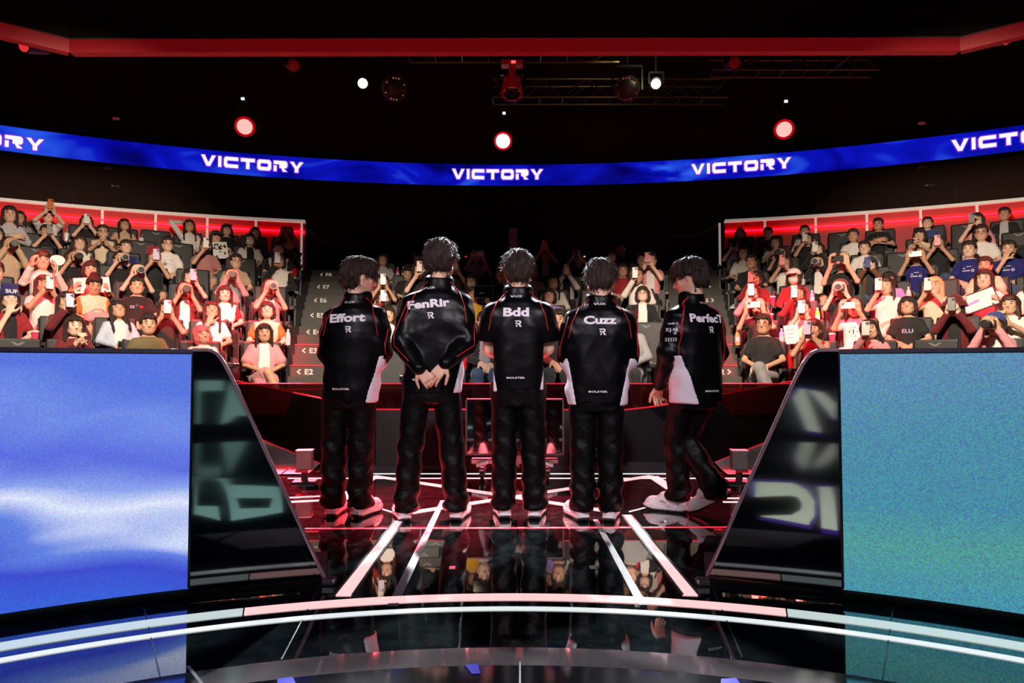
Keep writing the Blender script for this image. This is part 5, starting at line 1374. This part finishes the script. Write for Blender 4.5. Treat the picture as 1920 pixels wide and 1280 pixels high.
EMB = dict(bar=[(PRINT, _bs([(-.05, -.035, .07, -.035, .012), (-.03, -.06, .0, -.06, .016)]), .76)],
    drop=[(cloth('grey'), disc(-.045, -.02, .030), .76), (cloth('charcoal'), _bs([(-.065, .035, -.045, .035, .012)]), .76), (cloth('lightgrey'), _bs([(-.01, -.012, .07, -.02, .008), (-.03, .06, .03, .06, .006)]), .76), (cloth('rose'), _bs([(.04, .045, .065, .045, .012)]), .76)],
    patch=[(PRINT, _bs([(-.075, .02, -.035, .02, .006), (-.075, .045, -.035, .045, .006), (-.075, .018, -.075, .047, .006), (-.035, .018, -.035, .047, .006)]), .76), (cloth('red'), _bs([(.03, .05, .075, .035, .022), (.035, .03, .07, .02, .012)]), .76), (cloth('grey'), disc(0, .055, .013, .008), .76)],
    stripes=[(cloth('charcoal'), _bs([(x, .045, x, .07, .006) for x in (-.02, 0, .02)]+[(x, -.075, x, -.045, .006) for x in (-.02, .02)]+[(0, -.03, 0, .03, .014), (-.06, 0, -.03, .02, .007), (-.06, 0, -.03, -.02, .007), (.03, 0, .06, 0, .007)]), .76)],
    team=[(PRINT, _bs([(x, .0, x, .016, .008) for x in np.arange(-.075, .02, .012)]+[(-.07, .045, -.045, .045, .014), (-.03, .068, .03, .068, .007)]), .76), (PRINT, disc(.05, .008, .020, .012), .76), (cloth('red'), _bs([(.045, .05, .07, .05, .014)]), .76)])
bvt = {}
for i, P in enumerate(PEOPLE):
    v = next((x for x in P['ex'] if x in HV), 'n'); me, hc, HM = body_mesh(P['pose'], v)
    base = pol(TR0+TD*P['k']+SEATR, ang(P['q']), tier_z(P['k']), TC); yaw = stage_yaw(base)+rc.uniform(-.12, .12)
    o = put('person', me, None, base, SKIN[i % 3]); o.rotation_euler.z = yaw; sx = .5*P['s']+.5; o.scale = (sx, sx, P['s']); P['o'] = o
    mw = Matrix.Translation(base) @ Matrix.Rotation(yaw, 4, 'Z') @ Matrix.Diagonal((sx, sx, P['s'], 1))
    T3 = P['top']+[P['top'][0]]*(3-len(P['top']))
    if len(P['top']) == 2: T3[2] = P['top'][0]
    words = place_words(P['stand'], P['k'], P.get('n', 0)); hat = next((x.split(':') for x in P['ex'] if x.startswith('hat:')), None)
    dsc = T3[0]+(' and '+T3[1] if T3[1] != T3[0] else '')
    tag(o, 'spectator in %s, %s, %s' % (dsc, ACT[P['pose']], words), 'person', 'spectators in the stands')
    tp = put('top', top_mesh(P['pose'], P['sl']), o, None, [cloth(c) for c in T3])
    kind, c = P['bot'].split('.') if '.' in P['bot'] else ('trousers', P['bot'])
    put({'trousers': 'trousers', 'shorts': 'shorts', 'skirt': 'skirt'}[kind], bot_mesh(kind, P['pose']), o, None, cloth(c))
    hr = put('hair', hair_mesh(P['hair'] if not hat else hat[1]), o, hc, HAIRC[P['hcol']]); hr.rotation_euler = HM.to_euler()
    def on_head(nm, m_, mt=None):
        x = put(nm, m_, o, hc, mt); x.rotation_euler = HM.to_euler(); return x
    if hat:
        hh = on_head('hat', hat_mesh(hat[1]), cloth(hat[2]))
        ht = next((x[3:] for x in P['ex'] if x.startswith('ht:')), None)
        if ht: decal('hat_print', text_mesh(ht, .045, .02, 1.2), bvh_of(hat_mesh(hat[1])), (0, 0, .075), hh, PRINT, axis=(0, -1, 0), right=(-1, 0, 0))
    F_ = face_meshes()
    for s in (-1, 1): on_head('eye', F_['eye%d' % s]); on_head('eyebrow', F_['brow%d' % s])
    if 'm' in P['ex']: on_head('face_mask', F_['mask'])
    else: on_head('lips', F_['lips'])
    if 'g' in P['ex']: on_head('spectacles', F_['glasses'])
    for l in legs_of(P['pose']):
        a = Vector(l[2]); sh_ = put('shoe', SHOE_CACHE['upper'], o, (a.x, a.y+.0, a.z-.088)); put('midsole', SHOE_CACHE['midsole'], sh_)
        if i % 2: sh_.material_slots[0].link = 'OBJECT'; sh_.material_slots[0].material = cloth('charcoal')
    tx = next((x[2:] for x in P['ex'] if x.startswith('t:')), None)
    if tx:
        if id(tp.data) not in bvt: bvt[id(tp.data)] = bvh_of(tp.data)
        hh_ = .03 if len(tx) > 5 else (.05 if len(tx) < 4 else .042)
        decal('shirt_print', text_mesh(tx.replace('_', ' '), hh_, .01, 1.1), bvt[id(tp.data)], (0, 0, .76), tp, cloth('lilac') if tx == 'ELU' else PRINT, axis=(0, -1, 0), right=(-1, 0, 0))
    em = next((x[2:] for x in P['ex'] if x.startswith('e:')), None)
    if em:
        if id(tp.data) not in bvt: bvt[id(tp.data)] = bvh_of(tp.data)
        for mt_, vf, cz in EMB[em]: decal('shirt_mark', vf, bvt[id(tp.data)], (0, 0, cz), tp, mt_, axis=(0, -1, 0), right=(-1, 0, 0))
    pr = P['prop']; W_ = POSES[P['pose']]; wc = (Vector(W_[0][1])+Vector(W_[1][1]))/2; Dg = Matrix.Diagonal((1/sx, 1/sx, 1/P['s'], 1))
    def lw(x, y, z, M=None): return mw @ Matrix.Translation((x, y, z)) @ (M or Matrix.Identity(4)) @ Dg
    if pr.startswith('phone:'):
        c = pr[6:]
        if P['pose'] == 'phone1': w = Vector(W_[1][1]); phone_at(lw(w.x-.035, w.y+.085, w.z+.115), c, words, rx=.15)
        elif P['pose'] == 'land': phone_at(lw(0, .36, 1.085), c, words, True)
        else: phone_at(lw(wc.x, wc.y+.085, wc.z+.115), c, words, rx=.12)
    elif pr.startswith('cam:') and P['pose'] == 'cam': camera_at(lw(0, .215, 1.075), pr[4:], words)
    elif pr == 'camlap' or P['pose'] == 'camlap': camera_at(lw(0, .30, .60, Matrix.Rotation(-.35, 4, 'X')), 'white' if P['px'] < 300 else 'black', words, True)
    elif pr == 'fan':
        f_ = empty('hand_fan', lw(-.13, .335, 1.06).translation, yaw); tag(f_, 'round white hand fan held by spectator, '+words, 'fan')
        MB().lathe([(.001, -.003), (.085, -.003), (.088, 0), (.085, .003), (.001, .003)], 24, Matrix.Rotation(PI/2, 4, 'X') @ Matrix.Scale(.8, 4, (0, 1, 0))).build('fan_disc', mat('paper white', (236, 234, 230), .7), f_); MB().box((0, 0, -.115), (.016, .006, .11)).build('fan_handle', WHITEP, f_)
    elif pr in ('paper', 'board', 'board2'):
        w, h = {'paper': (.42, .22), 'board': (.24, .30), 'board2': (.42, .24)}[pr]; pos = {'paper': (0, .36, .82), 'board': (-.02, .36, .80), 'board2': (.02, .37, .78)}[pr]
        b_ = put('cheer_board', MB().box((0, 0, 0), (w, .008, h)).me('cheer_board', mat('board white', (232, 228, 226), .6), .002)); b_.matrix_world = lw(*pos, Matrix.Rotation(.12 if pr != 'board2' else .35, 4, 'Y') @ Matrix.Rotation(.25, 4, 'X'))
        tag(b_, {'paper': 'white hand-lettered sheet', 'board': 'white board with black blots', 'board2': 'white board with dark rim'}[pr]+' held by spectator, '+words, 'board')
        if pr == 'paper':
            for j, (t_, c_) in enumerate((('T', 'purple'), ('LBARR', 'charcoal'), ('O +', 'charcoal'))):
                v_, f2 = text_mesh(t_, .05 if j == 0 else .036, .02); MB().add([Vector((-(p[0]+(-.14 if j == 0 else .07)), .0052, p[1]+(-.02 if j == 0 else .065-.06*(j-1)))) for p in v_], [tuple(reversed(t)) for t in f2]).build('lettering', cloth(c_), b_)
        elif pr == 'board':
            for j in range(16): MB().lathe([(.001, 0), (.012+.010*rc.random(), 0), (.012, .001)], 7, Matrix.Translation((rc.uniform(-.09, .09), .0045, rc.uniform(-.12, .12))) @ Matrix.Rotation(-PI/2, 4, 'X')).build('ink_blot', cloth('black'), b_)
        else:
            for x, z, w2, h2 in ((0, h/2, w, .014), (0, -h/2, w, .014), (-w/2, 0, .014, h), (w/2, 0, .014, h)): MB().box((x, .004, z), (w2, .006, h2)).build('rim', cloth('charcoal'), b_)
            MB().box((.06, .0046, .0), (.16, .002, .03), Matrix.Rotation(.1, 3, 'Y')).build('print_bar', cloth('purple'), b_)
    elif pr.startswith('bag:'):
        b_ = put('hand_bag', MB().box((0, 0, 0), (.30, .16, .13)).me('hand_bag', cloth('pink'), .05, 3)); b_.matrix_world = lw(0, .27, .63); tag(b_, 'pink bag lying on a spectator\'s lap, '+words, 'bag'); MB().tube([(-.1, .0, .05), (-.04, .02, .10), (.04, .02, .10), (.1, 0, .05)], .008, 6).build('strap', cloth('rose'), b_)
    elif pr.startswith('cup:'):
        drink(lw(.10, .30, .62).translation, 'cup.red', words)
    if 'sgn' in P['ex']:
        b_ = put('cheer_board', MB().box((0, 0, 0), (.17, .006, .24)).me('cheer_board', MATS.get('board white') or mat('board white', (232, 228, 226), .6), .002)); b_.matrix_world = lw(.12, .40, .72, Matrix.Rotation(.1, 4, 'Y')); tag(b_, 'small white sheet propped on a spectator\'s knees, '+words, 'board')
        for j in range(3): MB().box((.01, .0036, .06-.05*j), (.10-.02*j, .001, .016)).build('faint_writing', cloth('lightgrey'), b_)
# drinks on armrests
for px, py, kind in ((65, 612, 'cup.pink'), (125, 452, 'cup.white'), (257, 456, 'cup.white'), (112, 545, 'cup.red'), (553, 512, 'cup.red'), (541, 628, 'bottle.clear'), (750, 530, 'bottle.pink'), (738, 516, 'bottle.clear'), (926, 518, 'bottle.green'), (1447, 560, 'cup.pink'), (1452, 588, 'cup.pink'), (1513, 532, 'cup.white'), (1529, 560, 'bottle.lilac'), (1531, 585, 'bottle.green'), (1381, 635, 'bottle.amber'), (1465, 630, 'bottle.lilac'), (1482, 672, 'cup.red'), (1554, 628, 'cup.pink'), (1867, 436, 'bottle.clear'), (1708, 552, 'bottle.clear'), (1170, 537, 'cup.pink'), (905, 672, 'cup.red')):
    best = None
    for P in PEOPLE:
        for s in (-1, 1):
            p = P['seat'].matrix_basis @ Vector((s*.252, .12, .579)); q = pix(p+Vector((0, 0, .07))); d = (q[0]-px)**2+(q[1]-py)**2
            if P.get('dr%d' % s): continue
            if best is None or d < best[0]: best = (d, P, s, p)
    _, P, s, p = best; P['dr%d' % s] = 1; drink(p, kind, place_words(P['stand'], P['k'], P.get('n', 0)))
# ================================================================== LAMPS AND RIG ABOVE, BITS AT THE BACK
LRED = mat('red lamp lens', (255, 90, 90), .3, emit=(255, 200, 192), es=.95, var=.3, scale=60); LWHITE = mat('white lamp lens', (255, 255, 255), .3, emit=(248, 250, 255), es=6, var=0)
LHALO = mat('painted red halo', (200, 10, 20), .4, emit=(255, 0, 22), es=.4, var=0); LDIM = mat('dim red lens', (220, 60, 70), .3, emit=(240, 50, 60), es=.8, var=0)  # halo ring: red bloom around the lens put in as a glowing part
CELL = mat('warm lens cells', (200, 170, 120), .25, emit=(220, 170, 110), es=.28, var=.8, scale=25); CELLR = mat('dark lens cells', (150, 90, 90), .25, emit=(200, 60, 60), es=.14, var=.8, scale=25)
HOUS = mat('lamp housing black', (16, 15, 16), .4, spec=.5); HOUSR = mat('lamp housing red lit', (120, 10, 18), .45, emit=(120, 4, 12), es=.25)  # red light falling on the housing put into its colour and glow
def lamp(px, py, Y, dia, aim, lens, label, ring=None, cells=None, name='stage_lamp', length=1.2, hous=None):
    p = at(px, py, Y); root = empty(name, p); tag(root, label, 'stage lamp')
    d = (Vector(aim)-p).normalized(); M = d.to_track_quat('Z', 'Y').to_matrix().to_4x4(); r_ = dia/2; hm = hous or HOUS
    MB().lathe([(r_*.55, -dia*length), (r_*.85, -dia*length*.85), (r_*1.05, -dia*.25), (r_*1.14, 0), (r_*1.14, .02), (r_*1.02, .022)], 24, M).build('housing', hm, root, smooth=False)
    MB().lathe([(r_*.98, .012), (r_*.8, .02+dia*.05), (r_*.3, .02+dia*.08), (.001, .02+dia*.085)], 24, M).build('lens', lens, root, smooth=True)
    if ring:
        MB().lathe([(r_*.97, .03), (r_*1.07, .034), (r_*1.13, .012)], 24, M).build('halo_ring', ring, root)
    if cells:
        mb = MB(); c_ = dia*.062
        for i in range(-4, 5):
            for j in range(-4, 5):
                x, y = (i+.5*(j % 2))*dia*.125, j*dia*.108
                if x*x+y*y < (r_*.9)**2: mb.lathe([(c_*.75, dia*.07), (c_*.5, dia*.09), (.0005, dia*.1)], 6, M @ Matrix.Translation((x, y, 0)))
        o = mb.build('lens_cells', cells, root, smooth=True); o['kind'] = 'stuff'
    for s in (-1, 1):
        MB().box((s*r_*1.3, -d.y*dia*-.2*0, r_*.9), (.02, .05, r_*2.1)).build('yoke_arm', HOUS, root)
    MB().box((0, 0, r_*1.95), (r_*2.64, .06, .03)).build('yoke_bar', HOUS, root); MB().tube([(0, 0, r_*1.95), (0, 0, r_*1.95+.25)], .02, 8).build('hanger', HOUS, root)
    return root
r1 = lamp(459, 237, 11, .29, (-2, 4, 1), LRED, 'bright red stage lamp hanging over the left stand', LHALO)
r2 = lamp(943, 264, 11, .27, (0, 3, 1), LWHITE, 'bright white stage lamp with a painted red halo hanging at the centre', LHALO)
r3 = lamp(1470, 242, 11, .29, (2, 4, 1), LRED, 'bright red stage lamp hanging over the right stand', LHALO)
for r_, x in ((r1, 0), (r2, .02), (r3, 0)): MB().box((x, -.1, .42), (.05, .03, .035)).build('status_light', mat('status white', (230, 240, 240), .4, emit=(230, 245, 245), es=1.2), r_)
lamp(680, 156, 9.2, .15, (0, 2, 1.2), LWHITE, 'round white stage lamp below the red band, left one', length=2.0)
lamp(1230, 157, 9.2, .15, (0, 2, 1.2), LWHITE, 'round white stage lamp below the red band, right one', length=2.0)
lamp(740, 166, 9.2, .31, (.5, 4, 1.5), HOUS, 'honeycomb stage lamp glinting gold beside the left white lamp', cells=CELL)
lamp(1176, 166, 9.2, .31, (-.3, 4, 1.5), HOUS, 'dark red honeycomb stage lamp beside the right white lamp', cells=CELLR)
c_ = lamp(960, 174, 9.2, .26, (0, 7.6, 1.0), HOUS, 'moving head lamp hanging at the centre with red-lit body', cells=CELL, hous=HOUSR)
MB().box((0, .0, .40), (.30, .16, .07)).build('base_box', HOUSR, c_, bevel=.01); MB().box((0, -.02, .22), (.09, .08, .32)).build('neck', HOUSR, c_); MB().box((.02, -.09, .39), (.06, .02, .03)).build('status_light', mat('status red', (255, 90, 90), .4, emit=(255, 80, 80), es=2), c_)
lamp(550, 122, 9.0, .16, (-.5, 6, 3), HOUSR, 'small profile lamp left of the white lamps, pointing down', length=1.8, hous=mat('brassy housing', (120, 84, 56), .35, metal=.6))
lamp(1376, 118, 9.0, .17, (3, 6, 4), HOUSR, 'small profile lamp right of the white lamps with brassy glints', length=1.6, hous=MATS['brassy housing'])
lamp(47, 88, 7.6, .13, (-5.6, 4, 3.3), LDIM, 'slim red-lensed lamp under the left end of the frame', length=3.2, hous=mat('grey tube', (92, 90, 92), .4, metal=.5))
lamp(1884, 77, 7.6, .10, (5.4, 5, 3.6), LDIM, 'slim lamp under the right end of the frame', length=3.0, hous=MATS['grey tube'])
for px, py in ((653/3, 667/3), (1728, 231)):
    o = put('ceiling_marker_lamp', MB().box((0, 0, 0), (.11, .05, .04)).me('ceiling_marker_lamp', mat('dim pink marker', (150, 50, 60), .5, emit=(120, 40, 50), es=.5), .006), None, at(px, py, 12)); tag(o, 'tiny dim pink lamp above the %s part of the ribbon' % ('left' if px < 900 else 'right'), 'lamp')
    MB().tube([(0, .02, .02), (0, .02, 1.2)], .01, 6).build('drop_rod', HOUS, o)
# trusses
TRM = mat('truss aluminium', (128, 118, 92), .35, metal=.8)
def truss(x0, x1, y, z, w, label, name='lighting_truss'):
    root = empty(name, ((x0+x1)/2, y, z)); tag(root, label, 'truss'); hx = (x1-x0)/2
    for dy in (-w/2, w/2):
        for dz in (-w/2, w/2): MB().tube([(-hx, dy, dz), (hx, dy, dz)], .022, 8).build('chord', TRM, root)
    n = max(2, int(2*hx/w/1.2)); st = 2*hx/n
    for i in range(n):
        for dy in (-w/2, w/2): MB().tube([(-hx+i*st, dy, -w/2 if i % 2 else w/2), (-hx+(i+1)*st, dy, w/2 if i % 2 else -w/2)], .011, 6).build('brace', TRM, root)
        MB().tube([(-hx+i*st, -w/2, -w/2), (-hx+i*st, w/2, -w/2)], .011, 6).build('brace', TRM, root)
p = at(960, 108, 9.5); truss(-1.5, 1.5, 9.5, p.z+.14, .28, 'aluminium truss carrying the centre lamps just below the red band')
p = at(1110, 172, 12.5); truss(-.4, 3.9, 12.5, p.z, .34, 'fainter aluminium truss further back over the right half')
p = at(1450, 150, 12.0); truss(3.4, 6.2, 11.6, p.z+.1, .30, 'short truss end over the right stand')
spot('truss_fill', (1.8, 8.6, 4.9), (1.6, 12.5, 5.9), 22, (1, .85, .45), 70, .6, .1)  # added warm fill that keeps the trusses from staying dark
# draped cables at the back
CABL = mat('brown cable', (92, 46, 34), .6); CABR = mat('red cable', (110, 16, 28), .6)
def cable(pts, mt_, label):
    P = [Vector(p) for p in pts]; out = []
    for i in range(len(P)-1):
        a, b_, c2, d_ = P[max(i-1, 0)], P[i], P[i+1], P[min(i+2, len(P)-1)]
        for k in range(6):
            t = k/6; out.append(.5*((2*b_)+(c2-a)*t+(2*a-5*b_+4*c2-d_)*t*t+(3*b_-a-3*c2+d_)*t**3))
    out.append(P[-1]); o = MB().tube(out, .022, 6).build('draped_cable', mt_, smooth=True); tag(o, label, 'cable')
cable([at(570, 422, 13.3), at(588, 440, 13.3), at(606, 454, 13.3), at(625, 459, 13.3), at(643, 455, 13.3), at(656, 448, 13.3)], CABL, 'brown cable draped from the end of the left red wall')
cable([at(1346, 421, 13.3), at(1322, 433, 13.3), at(1300, 440, 13.3), at(1280, 444, 13.3), at(1258, 443, 13.3)], CABR, 'red cable draped from the end of the right red wall')
# control position behind the middle stand
p = at(960, 470, 13.6)
ds = empty('control_desk', (0, 13.6, 2.0)); tag(ds, 'dark control desk behind the middle stand', 'desk')
MB().box((0, 0, .55), (4.6, .7, 1.1)).build('desk_body', HOUS, ds); MB().box((0, -.02, 1.12), (4.7, .8, .04)).build('desk_top', DARK, ds)
for x, c in ((-1.15, (255, 60, 90)), (-.95, (255, 60, 90)), (1.36, (230, 230, 120))): MB().box((x, -.38, 1.17), (.035, .02, .02)).build('pilot_light', mat('pilot %d' % c[1], c, .4, emit=c, es=1.0), ds)
bc = empty('broadcast_camera', at(962, 470, 13.2)); tag(bc, 'broadcast camera with a white cover on a stand behind the middle stand', 'camera')
MB().box((0, 0, .28), (.16, .34, .26)).build('cover', mat('white cover cloth', (226, 200, 192), .8, bump=.5, bscale=20), bc, bevel=.03, seg=2); MB().box((.02, -.05, .06), (.14, .24, .20)).build('cover', MATS['white cover cloth'], bc, bevel=.02); MB().lathe([(.06, 0), (.06, .25), (.05, .26)], 16, Matrix.Translation((-.16, -.1, .25)) @ Matrix.Rotation(PI/2, 4, 'X')).build('lens_barrel', HOUS, bc); MB().box((-.16, .1, .25), (.2, .3, .2)).build('body', HOUS, bc, bevel=.01); MB().tube([(0, 0, .0), (0, 0, -.55)], .035, 8).build('column', HOUS, bc)
mon = empty('desk_monitor', at(906, 547, 9.9)); tag(mon, 'small dark monitor among the spectators of the middle stand', 'monitor')
MB().box((0, 0, 0), (.28, .03, .18)).build('body', DARK, mon, bevel=.006); MB().box((0, -.017, 0), (.26, .004, .16)).build('screen', GLOSS, mon); MB().box((-.02, -.02, -.02), (.07, .003, .015)).build('screen_mark', mat('green mark', (20, 46, 20), .5), mon); MB().tube([(0, .01, -.11), (0, .02, -.5)], .015, 8).build('stand', DARK, mon)
